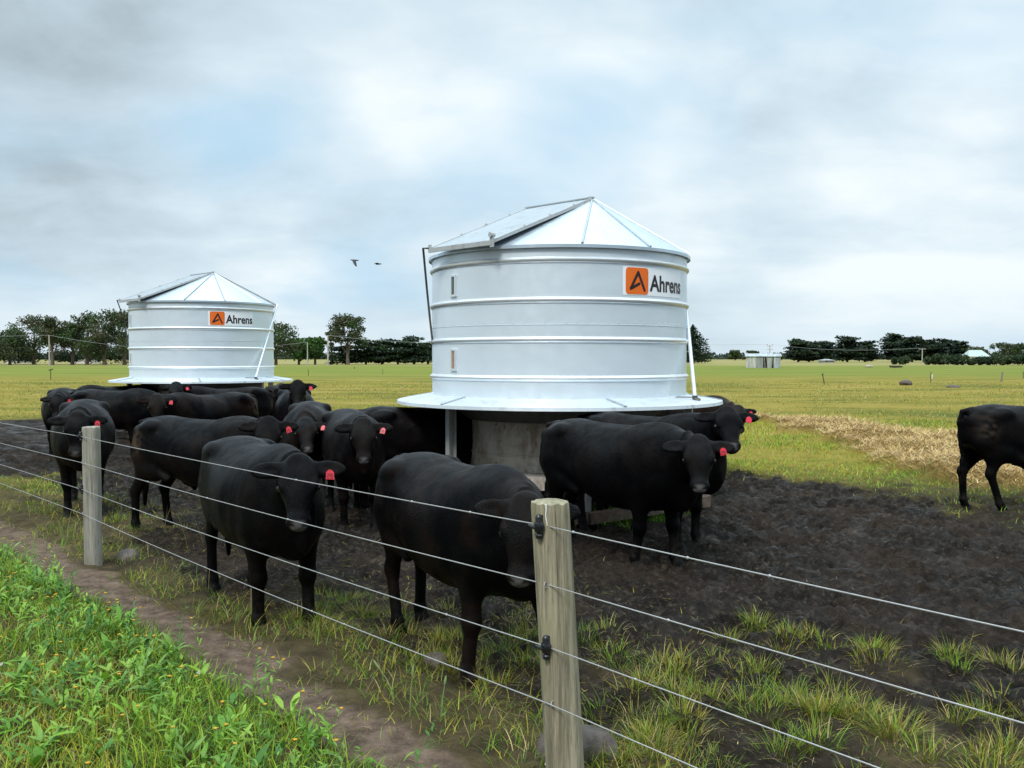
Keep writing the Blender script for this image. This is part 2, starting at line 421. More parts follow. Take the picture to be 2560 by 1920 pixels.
def make_silo():
    root = empty('feed_silo')
    # barrel shell
    b = MB(); zs = np.linspace(ZB, ZT, 9)
    prof = [(RC, z) for z in zs] + [(RC - .012, ZT), (RC - .012, ZB)]
    b.lathe(prof, 144, close=True)
    # lap seam between the two sheets
    b.lathe([(RC + .001, 2.092), (RC + .004, 2.094), (RC + .004, 2.10), (RC + .001, 2.102)], 144, close=True)
    for z in (2.79, 2.36, 1.934, 1.514):
        q = MB(); q.lathe([(RC - .002, z - .035), (RC + .012, z - .028), (RC + .027, z - .008), (RC + .027, z + .008), (RC + .014, z + .022), (RC + .012, z + .026), (RC - .002, z + .034)], 144)
        q.build('rib', M_RIB, root, smooth=True)
    rv = b
    for z, n, off in ((2.118, 84, 0), (1.312, 84, .5)):
        for k in range(n):
            p = pol(RC, (k + off) * 360 / n, z); d = p.copy(); d.z = 0; d.normalize()
            rv.tube([p - d * .002, p + d * .006], [.007, .005], 6)
    b.build('barrel', M_BARREL, root, smooth=True)
    # skirt: sloping polygon sheet with a turned lip
    sk = MB(); sk.lathe([(RC - .01, ZB + .012), (RC + .02, ZB + .012), (RS - .02, 1.232), (RS, 1.226), (RS + .006, 1.190), (RS - .012, 1.188), (RS - .016, 1.214), (RC - .01, ZB - .006)], 72, close=True)
    sk.build('skirt', M_SKIRT, root, smooth=True)
    for k in range(6):
        sm = MB(); a = 286 + k * 60
        p0, p1 = pol(RC + .03, a, ZB + .016), pol(RS - .01, a + 1.5, 1.236)
        sm.bar(p0, p1, .035, .008); sm.build('skirt_seam', M_LID, root)
    # roof: fan of sheets from the two ends of a short ridge
    RE = RC + .035; ZE = ZT + .005; ZR = 3.64
    rd = Vector((.725, -.689, 0)); u = Vector((-.689, -.725, 0))
    A_ = rd * .53 + Vector((0, 0, ZR)); B_ = -rd * .53 + Vector((0, 0, ZR))
    ro = MB()
    fr = list(np.linspace(-118, 20, 24)); bk = list(np.linspace(62, 214, 24))
    lidf = [pol(RE, a, ZE) for a in np.linspace(214, 242, 8)]; lidb = [pol(RE, a, ZE) for a in np.linspace(20, 62, 8)]
    F1 = [pol(RE, a, ZE) for a in fr]; F2 = [pol(RE, a, ZE) for a in bk]
    vs = [A_, B_] + F1 + F2; fs = []
    for i in range(len(F1) - 1): fs.append((0, 2 + i, 3 + i))
    o = 2 + len(F1)
    for i in range(len(F2) - 1): fs.append((1, o + i, o + i + 1))
    n0 = len(vs); vs += lidf
    for i in range(7): fs.append((1 if i < 4 else 0, n0 + i, n0 + i + 1))
    fs.append((1, n0 + 4, 0))
    n1 = len(vs); vs += lidb
    for i in range(7): fs.append((0 if i < 4 else 1, n1 + i, n1 + i + 1))
    fs.append((0, n1 + 4, 1))
    ro.add(vs, fs)
    ro.lathe([(RE, ZE + .002), (RE + .006, ZE), (RE + .006, ZE - .035), (RE - .002, ZE - .036)], 144)
    ro.build('roof', M_ROOF, root)
    for a in (-84, -54, -20):
        s_ = MB(); p = pol(RE, a, ZE); s_.tube([A_ + Vector((0, 0, .006)), p + Vector((0, 0, .012))], .013 if a != -20 else .016, 6)
        s_.build('roof_seam', M_LID if a != -20 else M_RIB, root)
    for a in (92, 122, 152, 184):
        s_ = MB(); p = pol(RE, a, ZE); s_.tube([B_ + Vector((0, 0, .006)), p + Vector((0, 0, .012))], .013, 6); s_.build('roof_seam', M_LID, root)
    # two flat lids hung from the ridge
    def lid(p_a, p_b, q_a, q_b, nm, lift):
        L = empty(nm); L.parent = root
        up = Vector((0, 0, 1)); l1, l2 = lift
        pa, pb, qa, qb = p_a + up * l1, p_b + up * l1, q_a + up * l2, q_b + up * l2
        m = MB(); th = up * -.016
        m.add([pa, pb, qb, qa, pa + th, pb + th, qb + th, qa + th], [(0, 1, 2, 3), (7, 6, 5, 4), (0, 4, 5, 1), (1, 5, 6, 2), (2, 6, 7, 3), (3, 7, 4, 0)])
        pl = m.build('lid_sheet', M_LID, L)
        e = MB(); dn = up * -.012
        e.bar(pa + dn, qa + dn, .024, .036); e.bar(pb + dn, qb + dn, .024, .036); e.bar(qa + dn * 2, qb + dn * 2, .03, .05)
        h = e
        for k in (.97,):
            c = pa.lerp(pb, k); h.box(c + up * .006, (.05, .05, .02))
        for k in (.2, .45, .7):
            for a_, b_ in ((pa, qa), (pb, qb)): h.box(a_.lerp(b_, k) + up * .008, (.026, .026, .02))
        e.build('lid_frame', M_LEG, L)
        return pa, pb, qa, qb
    q0 = u * 1.68 + Vector((0, 0, ZE + .03))
    pa, pb, qa, qb = lid(A_, B_, q0 + rd * .50, q0 - rd * .50, 'lid', (.016, .012))
    lg = MB(); lg.bar(qa + Vector((0, 0, -.07)), qa + Vector((0, 0, .06)), .05, .02, up=u); lg.tube([qa + Vector((0, 0, .06)) - u * .03, qa + Vector((0, 0, .06)) + u * .03], .028, 8); lg.build('latch', M_LEG, root)
    lg = MB(); lg.bar(qb + Vector((0, 0, -.05)) + u * .0, qb + Vector((0, 0, .04)), .04, .02, up=u); lg.build('latch', M_LEG, root)
    lid(B_ + Vector((0, 0, -.002)), A_ + Vector((0, 0, -.002)), pol(RE + .03, 62, ZE + .02), pol(RE + .03, 20, ZE + .02), 'lid', (.02, .015))
    rc = MB(); rc.bar(A_ + Vector((0, 0, .02)) + rd * .02, B_ + Vector((0, 0, .02)) - rd * .02, .05, .016)
    rc.build('ridge_cap', M_LID, root)
    # lid pull rod down the left flank, prop pole on the right
    r_ = MB(); a0 = pol(1.80, 207, 3.0)
    r_.tube([qb, a0, pol(1.66, 196, 2.55), pol(1.62, 195, 2.2), pol(1.585, 195, 1.9)], .013, 6); r_.build('pull_rod', M_DARKSTEEL, root, smooth=True)
    s_ = MB(); s_.tube([pol(1.66, 14, 2.97), Vector((1.5, -1.0, 1.30))], .022, 10); s_.build('prop_pole', M_RIB, root, smooth=True)
    s_ = MB(); s_.box((1.5, -1.0, 1.285), (.05, .05, .05)); s_.tube([(1.5, -1.0, 1.275), (1.545, -1.03, 1.25)], .028, 8); s_.tube([(1.5, -1.0, 1.29), (1.30, -1.02, 1.295), (1.25, -1.05, 1.28)], .006, 6); s_.build('pole_foot', M_DARKSTEEL, root)
    # sight windows
    for zc, mp in ((2.555, M_PANE1), (1.715, M_PANE2)):
        ac = -142
        fr_ = MB(); hw, hh = .055, .125
        er = pol(1, ac).normalized(); et = Vector((-er.y, er.x, 0)); c0 = er * (RC + .008) + Vector((0, 0, zc))
        R = Matrix((et, er, Vector((0, 0, 1)))).transposed()
        for sx in (-1, 1): fr_.box(c0 + et * sx * (hw - .012), (.026, .03, 2 * hh), R)
        for sz in (-1, 1): fr_.box(c0 + Vector((0, 0, sz * (hh - .012))), (2 * hw - .052, .028, .026), R)
        f = fr_.build('window', M_RIB, root, bevel=.004)
        pn = MB(); pn.box(c0 - er * .002, (2 * hw - .05, .012, 2 * hh - .05), R); pn.build('pane', mp, f)
    # sticker
    sg = empty('sign'); sg.parent = root; a0, zc = -66.8, 2.578; H_ = .155
    me = flat_grid(0, 1.03, -H_, H_, 24); wrap(me, a0, zc, RC + .0025); mesh_obj('sign_panel', me, M_WHITE, sg)
    me = flat_grid(.035, .345, -.145, .145, 30, .035); wrap(me, a0, zc, RC + .0055); em = mesh_obj('emblem', me, M_ORANGE, sg)
    def stroke(pts, wd):
        m = MB()
        for (x0, y0), (x1, y1) in zip(pts[:-1], pts[1:]):
            d = Vector((x1 - x0, y1 - y0, 0)); n = max(2, int(d.length / .03)); nn = Vector((-d.y, d.x, 0)).normalized() * wd / 2
            for i in range(n):
                p, q = Vector((x0, y0, 0)) + d * i / n, Vector((x0, y0, 0)) + d * (i + 1) / n
                m.add([p - nn, q - nn, q + nn, p + nn], [(0, 1, 2, 3)])
        for x, y in pts:
            m.add([Vector((x + math.cos(k * math.pi / 5) * wd / 2, y + math.sin(k * math.pi / 5) * wd / 2, .0005)) for k in range(10)], [tuple(range(10))])
        return m
    m = stroke([(.288, -.098), (.198, .095), (.098, -.085), (.214, -.028)], .030); me = bpy.data.meshes.new('mark')
    me.from_pydata(m.v, [], m.f); me.update(); wrap(me, a0, zc, RC + .0085); mesh_obj('mark', me, M_INK, em)
    tm = text_mesh('Ahrens', .30); xs = [v.co.x for v in tm.vertices]; x0, x1 = min(xs), max(xs); ys = [v.co.y for v in tm.vertices]; y1 = max(ys)
    for v in tm.vertices: v.co.x = .368 + (v.co.x - x0) / (x1 - x0) * .650; v.co.y = -.098 + v.co.y / y1 * .175
    wrap(tm, a0, zc, RC + .0055); mesh_obj('lettering', tm, M_INK, sg)
    # underneath: inner cone, drum, tray, legs, base ring
    hp = MB(); hp.lathe([(RC - .04, ZB - .01), (1.16, 1.0), (1.14, 1.0), (RC - .08, ZB - .01)], 64, close=True); hp.build('hopper', M_DARKSTEEL, root, smooth=True)
    dr = MB(); dr.lathe([(1.12, 1.05), (1.12, .43), (1.10, .43), (1.10, 1.05)], 72, close=True)
    dr.lathe([(1.121, .60), (1.132, .61), (1.132, .62), (1.121, .63)], 72, close=True)
    dr.build('drum', M_DRUM, root, smooth=True)
    tr = MB(); tr.lathe([(1.125, .44), (1.50, .40), (1.52, .44), (1.54, .44), (1.53, .30), (1.1, .28)], 64, close=True)
    tr.build('trough', M_DRUM, root, smooth=True)
    for k in range(6):
        a = 37 + 60 * k; l = MB(); p = pol(1.62, a)
        er = pol(1, a).normalized(); et = Vector((-er.y, er.x, 0)); R = Matrix((et, er, Vector((0, 0, 1)))).transposed()
        l.box(p + Vector((0, 0, .62)), (.012, .09, 1.22), R); l.box(p + er * .045 + et * .03 + Vector((0, 0, .62)), (.07, .012, 1.22), R); l.box(p - er * .045 + et * .03 + Vector((0, 0, .62)), (.07, .012, 1.22), R)
        l.build('leg', M_LEG, root)
    br = MB()
    for k in range(6): br.bar(pol(1.86, 37 + 60 * k, .06), pol(1.86, 97 + 60 * k, .06), .09, .12)
    for k in range(6): br.bar(pol(1.12, 37 + 60 * k, .05), pol(1.80, 37 + 60 * k, .05), .07, .09)
    br.build('base_frame', M_RUST, root)
    return root
def copy_tree(o, parent=None):
    c = o.copy(); C.objects.link(c); c.parent = parent
    for ch in list(o.children): copy_tree(ch, c)
    return c
silo = make_silo(); silo.location = (SILO1[0], SILO1[1], 0)
tag(silo, 'nearer and larger-looking round galvanised cattle feed silo, worn drum showing between its legs', 'feed silo', 'round feed silos')
silo2 = copy_tree(silo); silo2.location = (SILO2[0], SILO2[1], 0)
tag(silo2, 'farther round galvanised feed silo at left in front of the gum trees', 'feed silo', 'round feed silos')
# ------------------------------------------------------------------ cattle: one implicit surface per animal
def _frame(a, b, up):
    ax = b - a; L = float(np.linalg.norm(ax)); ax = ax / max(L, 1e-9)
    sd = np.cross(ax, up); n = np.linalg.norm(sd)
    if n < 1e-6: sd = np.cross(ax, np.array([1., 0, 0])); n = np.linalg.norm(sd)
    sd = sd / n; return L, ax, sd, np.cross(sd, ax)
class Field:
    def __init__(s, lo, hi, h):
        s.q = 1.0
        s.h = h; s.lo = np.array(lo, float); n = np.ceil((np.array(hi) - s.lo) / h).astype(int) + 1; s.n = n
        s.F = np.full(tuple(n), .12, dtype=np.float32)
    def _sub(s, lo, hi):
        i0 = np.clip(np.floor((lo - s.lo) / s.h).astype(int), 0, s.n - 1); i1 = np.clip(np.ceil((hi - s.lo) / s.h).astype(int) + 1, 1, s.n)
        if np.any(i1 <= i0): return None, None
        sl = tuple(slice(a, b) for a, b in zip(i0, i1))
        g = [s.lo[k] + s.h * np.arange(i0[k], i1[k]) for k in range(3)]
        return sl, (g[0][:, None, None], g[1][None, :, None], g[2][None, None, :])
    def union(s, sl, d, k):
        F = s.F[sl]; h = np.clip(.5 + .5 * (F - d) / k, 0, 1); s.F[sl] = F * (1 - h) + d * h - k * h * (1 - h)
    def carve(s, sl, d, k):
        F = s.F[sl]; d = -d; h = np.clip(.5 - .5 * (F - d) / k, 0, 1); s.F[sl] = F * (1 - h) + d * h + k * h * (1 - h)
    def bone(s, a, b, r0, r1, up=(0, 0, 1.), k=.03, carve=False, cap=None):
        a = np.array(a, float); b = np.array(b, float); r0 = np.atleast_1d(r0) * np.ones(2) * s.q; r1 = np.atleast_1d(r1) * np.ones(2) * s.q
        L, ax, sd, u = _frame(a, b, np.array(up, float))
        m = max(r0.max(), r1.max()) + k + .03
        sl, g = s._sub(np.minimum(a, b) - m, np.maximum(a, b) + m)
        if sl is None: return
        q = [g[i] - a[i] for i in range(3)]
        t = q[0] * ax[0] + q[1] * ax[1] + q[2] * ax[2]; tc_ = np.clip(t, 0, L); e = t - tc_
        ss = q[0] * sd[0] + q[1] * sd[1] + q[2] * sd[2]; uu = q[0] * u[0] + q[1] * u[1] + q[2] * u[2]
        f = tc_ / max(L, 1e-9); f = f * f * (3 - 2 * f) if False else f
        rs = r0[0] + (r1[0] - r0[0]) * f; ru = r0[1] + (r1[1] - r0[1]) * f
        ra = cap if cap else np.minimum(rs, ru)
        n = np.sqrt((ss / rs) ** 2 + (uu / ru) ** 2 + (e / ra) ** 2)
        d = (n - 1) * np.minimum(np.minimum(rs, ru), ra)
        (s.carve if carve else s.union)(sl, d.astype(np.float32), k)
    def chain(s, pts, rads, up0, up1, k):
        """a smooth tube through pts with elliptical section, joined to the rest once"""
        n = 24; P_ = np.array(pts); tt = np.linspace(0, len(P_) - 1, n); Rr = np.array(rads)
        C_ = np.stack([np.interp(tt, np.arange(len(P_)), P_[:, j]) for j in range(3)], -1); Q_ = np.stack([np.interp(tt, np.arange(len(P_)), Rr[:, j]) for j in range(2)], -1)
        m = Rr.max() + k + .03; sl, g = s._sub(P_.min(0) - m, P_.max(0) + m); best = None
        up0, up1 = np.array(up0, float), np.array(up1, float)
        for i in range(n):
            t0, t1 = C_[max(i - 1, 0)], C_[min(i + 1, n - 1)]; f_ = i / (n - 1); L, ax, sd, u = _frame(t0, t1, up0 * (1 - f_) + up1 * f_)
            q = [g[j] - C_[i][j] for j in range(3)]; A_, S_, U_ = [q[0] * v[0] + q[1] * v[1] + q[2] * v[2] for v in (ax, sd, u)]
            rs, ru = Q_[i]; d = (np.sqrt((A_ / (rs * .8)) ** 2 + (S_ / rs) ** 2 + (U_ / ru) ** 2) - 1) * rs
            best = d if best is None else np.minimum(best, d)
        s.union(sl, best.astype(np.float32), k)
    def blob(s, c, r, fwd=(1, 0, 0), up=(0, 0, 1), k=.03, carve=False):
        c = np.array(c, float); f = np.array(fwd, float); f /= np.linalg.norm(f); r = [v * s.q for v in r]
        L, ax, sd, u = _frame(c, c + f, np.array(up, float)); m = max(r) + k + .03
        sl, g = s._sub(c - m, c + m)
        if sl is None: return
        q = [g[i] - c[i] for i in range(3)]
        A_, S_, U_ = [q[0] * v[0] + q[1] * v[1] + q[2] * v[2] for v in (ax, sd, u)]
        d = (np.sqrt((A_ / r[0]) ** 2 + (S_ / r[1]) ** 2 + (U_ / r[2]) ** 2) - 1) * min(r)
        (s.carve if carve else s.union)(sl, d.astype(np.float32), k)
    def mesh(s):
        F = s.F; n = F.shape; neg = F < 0
        corner = [(i, j, k) for i in (0, 1) for j in (0, 1) for k in (0, 1)]
        cnt = np.zeros((n[0] - 1, n[1] - 1, n[2] - 1), np.int8)
        for i, j, k in corner: cnt += neg[i:n[0] - 1 + i, j:n[1] - 1 + j, k:n[2] - 1 + k]
        act = (cnt > 0) & (cnt < 8); I = np.argwhere(act); vid = np.full(act.shape, -1, np.int32); vid[act] = np.arange(len(I))
        acc = np.zeros((len(I), 3)); c_ = np.zeros(len(I))
        cv = {c: F[I[:, 0] + c[0], I[:, 1] + c[1], I[:, 2] + c[2]] for c in corner}
        for c in corner:
            for axx in range(3):
                if c[axx] == 1: continue
                e = list(c); e[axx] = 1; e = tuple(e); f0, f1 = cv[c], cv[e]
                x = (f0 < 0) != (f1 < 0); t_ = np.where(x, f0 / np.where(x, f0 - f1, 1), 0)
                p = np.tile(np.array(c, float), (len(I), 1)); p[:, axx] += t_
                acc[x] += p[x]; c_[x] += 1
        V = s.lo + (I + acc / c_[:, None]) * s.h
        quads = []
        for axx in range(3):
            o1, o2 = [(1, 2), (2, 0), (0, 1)][axx]
            sa = [slice(1, -1)] * 3; sb = [slice(1, -1)] * 3; sa[axx] = slice(0, -1); sb[axx] = slice(1, None)
            a, b = neg[tuple(sa)], neg[tuple(sb)]; X = np.argwhere(a != b)
            base = X.copy(); base[:, o1] += 1; base[:, o2] += 1
            fl = a[X[:, 0], X[:, 1], X[:, 2]]
            def g(d1, d2):
                q = base.copy(); q[:, o1] -= d1; q[:, o2] -= d2; return vid[q[:, 0], q[:, 1], q[:, 2]]
            qd = np.stack([g(1, 1), g(0, 1), g(0, 0), g(1, 0)], -1); qd[~fl] = qd[~fl][:, ::-1]; quads.append(qd)
        Qd = np.concatenate(quads); Qd = Qd[(Qd >= 0).all(1)]
        return V, Qd

TORSO = np.array([  # x, top, bottom, half width
    (-.84, 1.03, .86, .05), (-.80, 1.13, .80, .13), (-.74, 1.205, .74, .20), (-.64, 1.245, .71, .245), (-.46, 1.275, .68, .275), (-.25, 1.25, .62, .295), (0, 1.232, .555, .335),
    (.22, 1.23, .525, .335), (.42, 1.24, .52, .30), (.56, 1.25, .53, .265), (.68, 1.225, .55, .235), (.79, 1.15, .59, .20), (.88, 1.03, .68, .13), (.92, .94, .78, .05)])
def rotz(v, a): c, s_ = math.cos(a), math.sin(a); return np.array([v[0] * c - v[1] * s_, v[0] * s_ + v[1] * c, v[2]])

def cow_mesh(hres=.0125, neck_yaw=0., neck_pitch=12., head_yaw=0., head_pitch=55., neck_len=.50, feet=((0, 0), (0, 0), (0, 0), (0, 0)), belly=0., ear=(0, 0), patch=0., seed=0, brown=0., roll=0., sheath=True):
    """angles in degrees; head_yaw relative to the body; feet = (dx, dy) for front left, front right, hind left, hind right"""
    ny, npt = rad(neck_yaw), rad(neck_pitch)
    Wv = np.array([.60, 0, 1.02]); nd = np.array([math.cos(npt) * math.cos(ny), math.cos(npt) * math.sin(ny), math.sin(npt)])
    Pp = np.array([.66, 0, 1.14]) + nd * neck_len
    hy, hp_ = rad(head_yaw), rad(head_pitch)
    f = np.array([math.cos(hp_) * math.cos(hy), math.cos(hp_) * math.sin(hy), -math.sin(hp_)])
    u = np.array([math.sin(hp_) * math.cos(hy), math.sin(hp_) * math.sin(hy), math.cos(hp_)]); sd = np.cross(u, f)
    if roll:
        r_ = rad(roll); sd, u = sd * math.cos(r_) + u * math.sin(r_), u * math.cos(r_) - sd * math.sin(r_)
    hs = .90; H = lambda a, b, c: Pp + (f * a + sd * b + u * c) * hs
    pts = np.array([H(.55, 0, 0), H(0, .4, 0), H(0, -.4, 0), Pp, [-1.0, -.42, 0], [.98, .42, 1.36]])
    lo = pts.min(0) - .1; hi = pts.max(0) + .1; lo[2] = -.05; lo[1] = min(lo[1], -.46); hi[1] = max(hi[1], .46)
    G = Field(lo, hi, hres)
    # torso
    sl, g = G._sub(np.array([-1.0, -.45, .35]), np.array([1.05, .45, 1.4]))
    xx = g[0][:, 0, 0]; T = TORSO
    top = np.interp(xx, T[:, 0], T[:, 1]); bot = np.interp(xx, T[:, 0], T[:, 2]) - belly * np.exp(-((xx - .05) / .4) ** 2); hw = np.interp(xx, T[:, 0], T[:, 3]) + belly * .8 * np.exp(-((xx - .05) / .45) ** 2)
    ker = np.hanning(2 * int(.13 / hres) + 1); ker /= ker.sum()
    sm = lambda v: np.convolve(np.pad(v, len(ker) // 2, mode='edge'), ker, 'valid')
    top, bot, hw = sm(top), sm(bot), sm(hw)
    cz = (top * .52 + bot * .48)[:, None, None]; rz = ((top - bot) / 2)[:, None, None]; hw_ = hw[:, None, None]
    zz = (g[2] - cz) / rz; 
    wv = hw_ * (1 - .13 * np.clip(zz, 0, 1) ** 2)                    # narrower along the back
    n = (np.abs(g[1] / wv) ** 2.35 + np.abs(zz) ** 2.35) ** (1 / 2.35)
    d = (n - 1) * np.minimum(hw_, rz); d = np.where((g[0] < -.845) | (g[0] > .925), np.maximum(np.abs(g[0] - .04) - .885, .0) + .02 + 0 * d, d)
    G.union(sl, d.astype(np.float32), .02)
    # rump, hips, haunch, shoulder
    for s in (1, -1):
        G.blob((-.54, s * .135, .95), (.25, .125, .27), up=(0, 0, 1), k=.06)
        G.blob((-.47, s * .215, 1.17), (.08, .05, .06), k=.07)
        G.blob((-.76, s * .10, 1.10), (.07, .05, .07), k=.05)
        G.blob((.52, s * .175, .90), (.17, .095, .28), fwd=(1, 0, -.25), k=.05)
        G.blob((.68, s * .13, .82), (.13, .09, .14), k=.05)
    for s in (1, -1):
        G.blob((-.30, s * .36, .99), (.13, .06, .13), k=.07, carve=True)         # hollow of the flank
        G.bone((.33, s * .385, .68), (.34, s * .365, 1.08), .028, .02, k=.07, carve=True)
        G.bone((-.46, s * .20, .74), (-.22, s * .23, .64), .05, .03, k=.06)      # flank fold
        G.bone((-.40, s * .22, 1.185), (-.62, s * .19, 1.14), .035, .03, k=.06)
    G.blob((.55, 0, 1.19), (.20, .06, .085), k=.06)
    G.bone((-.74, 0, 1.20), (.5, 0, 1.205), .035, .035, k=.05)
    G.blob((.80, 0, .70), (.11, .085, .13), k=.09)                   # brisket
    if sheath: G.blob((-.14, 0, .60 - belly), (.12, .03, .06), k=.06); G.bone((-.10, 0, .58 - belly), (-.08, 0, .52 - belly), .024, .016, k=.04)
    # legs
    ftl, ftr, hl, hr = feet
    for s, (ox, oy) in ((1, ftl), (-1, ftr)):
        kx = ox * .55; ky = oy * .5; y0 = s * .17
        el = (.50 + ox * .18, y0 + s * .01, .74); kn = (.53 + kx, s * .155 + ky, .40); fe = (.53 + ox * .96, s * .15 + oy, .125); ho = (.555 + ox, s * .15 + oy, .03)
        G.bone((.53, y0, .86), el, (.085, .12), (.075, .105), up=(1, 0, 0), k=.06)
        G.bone(el, kn, (.078, .10), (.050, .056), up=(1, 0, 0), k=.05)
        G.blob(kn, (.057, .055, .066), k=.03)
        G.bone(kn, fe, (.043, .047), (.039, .042), up=(1, 0, 0), k=.03)
        G.blob(fe, (.046, .043, .045), k=.025)
        G.bone(fe, (ho[0], ho[1], .07), .04, .045, k=.02)
        G.bone((ho[0] + .005, ho[1], .055), (ho[0] + .035, ho[1], .012), (.055, .05), (.062, .05), k=.012)
    for s, (ox, oy) in ((1, hl), (-1, hr)):
        kx = ox * .6; ky = oy * .5; y0 = s * .16
        st = (-.40 + ox * .2, s * .19 + ky * .2, .70); hk = (-.70 + kx, s * .15 + ky, .47); fe = (-.665 + ox * .96, s * .145 + oy, .13); ho = (-.64 + ox, s * .145 + oy, .03)
        G.bone((-.56, y0, .90), (-.53 + kx * .3, s * .16, .74), (.10, .19), (.085, .15), up=(1, 0, 0), k=.07)
        G.bone((-.53 + kx * .3, s * .16, .76), hk, (.075, .125), (.038, .052), up=(1, 0, 0), k=.06)
        G.blob(st, (.09, .05, .09), k=.06)
        G.blob((hk[0] - .012, hk[1], hk[2] + .01), (.055, .038, .062), k=.025)
        G.bone(hk, fe, (.039, .049), (.037, .042), up=(1, 0, 0), k=.03)
        G.blob(fe, (.046, .042, .045), k=.025)
        G.bone(fe, (ho[0], ho[1], .07), .04, .045, k=.02)
        G.bone((ho[0] + .005, ho[1], .055), (ho[0] + .03, ho[1], .012), (.053, .05), (.06, .05), k=.012)
    # tail
    R_ = np.random.default_rng(seed); sw = (R_.random() - .5) * .08
    tp = [(-.72, 0, 1.215), (-.83, sw * .2, 1.19), (-.868, sw * .5, 1.06), (-.845, sw, .80), (-.82, sw * 1.3, .62)]
    for i in range(4): G.bone(tp[i], tp[i + 1], .036 - .005 * i, .032 - .005 * i, k=.02)
    G.bone(tp[4], (-.81, sw * 1.4, .50), (.030, .034), (.036, .042), k=.02); G.bone((-.81, sw * 1.4, .50), (-.815, sw * 1.4, .30), (.036, .042), (.016, .018), k=.02)
    # neck
    Nb = H(.04, 0, -.11); N1 = H(.10, 0, -.15)
    mid = (Wv + Nb) / 2 + np.array([math.cos(ny * .4), math.sin(ny * .4), 0]) * .05 + np.array([0, 0, -.01])
    up_n = tuple(u * .5 + np.array([0, 0, .5]))
    K = 5; path = []
    W0 = np.array([.42, 0, .97])
    for i in range(K + 1):
        q = i / K; path.append((1 - q) ** 2 * W0 + 2 * q * (1 - q) * (mid + (mid - (W0 + Nb) / 2) * .6) + q * q * Nb)
    rs_ = np.interp(np.arange(K + 1) / K, [0, .4, 1], [.20, .145, .074]); ru_ = np.interp(np.arange(K + 1) / K, [0, .4, 1], [.27, .225, .095])
    G.chain(path, [(rs_[i], ru_[i]) for i in range(K + 1)], (0, 0, 1), up_n, .09)
    G.bone(mid + np.array([0, 0, -.12]), N1, .07, .065, k=.07)
    # head
    G.q = hs
    G.blob(H(.11, 0, -.055), (.14, .125, .115), f, u, k=.05)
    G.blob(H(.015, 0, -.010), (.055, .070, .058), f, u, k=.05)
    G.bone(H(.14, 0, -.025), H(.42, 0, -.045), (.120, .075), (.068, .050), up=tuple(u), k=.035)
    G.bone(H(.15, 0, -.115), H(.41, 0, -.080), (.075, .07), (.050, .045), up=tuple(u), k=.035)
    G.blob(H(.17, 0, .014), (.12, .075, .040), f, u, k=.05)
    G.blob(H(.452, 0, -.048), (.050, .076, .060), f, u, k=.04)
    G.blob(H(.435, 0, -.105), (.050, .055, .035), f, u, k=.025)
    for s in (1, -1):
        G.blob(H(.185, s * .106, .002), (.052, .030, .034), f, u, k=.022)      # brow
        G.blob(H(.205, s * .128, -.024), (.026, .014, .017), f, u, k=.014, carve=True)
        G.blob(H(.16, s * .088, -.105), (.10, .035, .065), f, u, k=.04)      # cheek
        G.blob(H(.486, s * .044, -.012), (.024, .017, .017), f * .6 + u * .6 - sd * s * .35, u, k=.008, carve=True)
    G.bone(H(.487, .05, -.088), H(.487, -.05, -.088), .008, .008, up=tuple(u), k=.012, carve=True)
    # ears
    for s, dr in ((1, ear[0]), (-1, ear[1])):
        e0 = H(.055, s * .10, -.035); od = sd * s * 1.0 + f * (.04 + dr) + np.array([0, 0, .02]) - u * .10; od = od / np.linalg.norm(od)
        ec = e0 + od * .112; nrm = u * .9 + f * .15 - od * .1
        G.bone(e0, e0 + od * .08, (.036, .030), (.040, .024), up=tuple(nrm), k=.03)
        G.blob(ec, (.100, .058, .024), od, nrm, k=.025)
        G.blob(ec + nrm * .026, (.070, .034, .014), od, nrm, k=.012, carve=True)
    G.q = 1.0
    # flat soles
    sl, g = G._sub(lo, hi); G.F[sl] = np.maximum(G.F[sl], -(g[2] + 0 * G.F[sl]))
    V, Qd = G.mesh()
    # colours of the coat
    n1 = fbm(V[:, 0] * 5 + V[:, 1] * 4, V[:, 2] * 5, 3 + seed, 4); n2 = fbm(V[:, 0] * 26 + V[:, 1] * 21, V[:, 2] * 26, 8 + seed, 4)
    colr = np.tile(np.array([.0021, .0021, .0026]), (len(V), 1)) * (.7 + .65 * n1[:, None])
    bm = np.clip((n1 - .5) * 5 + .3 + brown, 0, 1)[:, None] * (.25 + brown)
    colr = colr * (1 - bm) + np.array([.012, .0068, .0046]) * bm
    q = V - H(.478, 0, -.018); fu = (q @ f); 
    nose = np.clip(1 - (np.linalg.norm(q, axis=1) - .036) / .022, 0, 1) * np.clip((fu + .03) / .03, 0, 1) 
    colr = colr * (1 - nose[:, None] * .9) + np.array([.13, .12, .12]) * nose[:, None] * .9
    for s_ in (1, -1):
        nd_ = np.clip(1.4 - np.linalg.norm(V - H(.486, s_ * .044, -.010), axis=1) / .017, 0, 1)[:, None]; colr = colr * (1 - nd_) + np.array([.004, .003, .003]) * nd_
    chin = np.clip(1 - np.linalg.norm((V - H(.50, 0, -.085)) / np.array([.04, .04, .03]), axis=1), 0, 1) * (n2 > .45)
    colr = colr + np.array([.16, .13, .10]) * chin[:, None]
    hoof = np.clip((.055 - V[:, 2]) / .02, 0, 1); colr = colr * (1 - hoof[:, None] * .8) + np.array([.03, .026, .022]) * hoof[:, None] * .8
    mudl = np.clip((.33 - V[:, 2]) / .3, 0, 1) * np.clip((n2 - .5) * 6, 0, 1); colr = colr * (1 - .5 * mudl[:, None]) + np.array([.04, .032, .025]) * .5 * mudl[:, None]
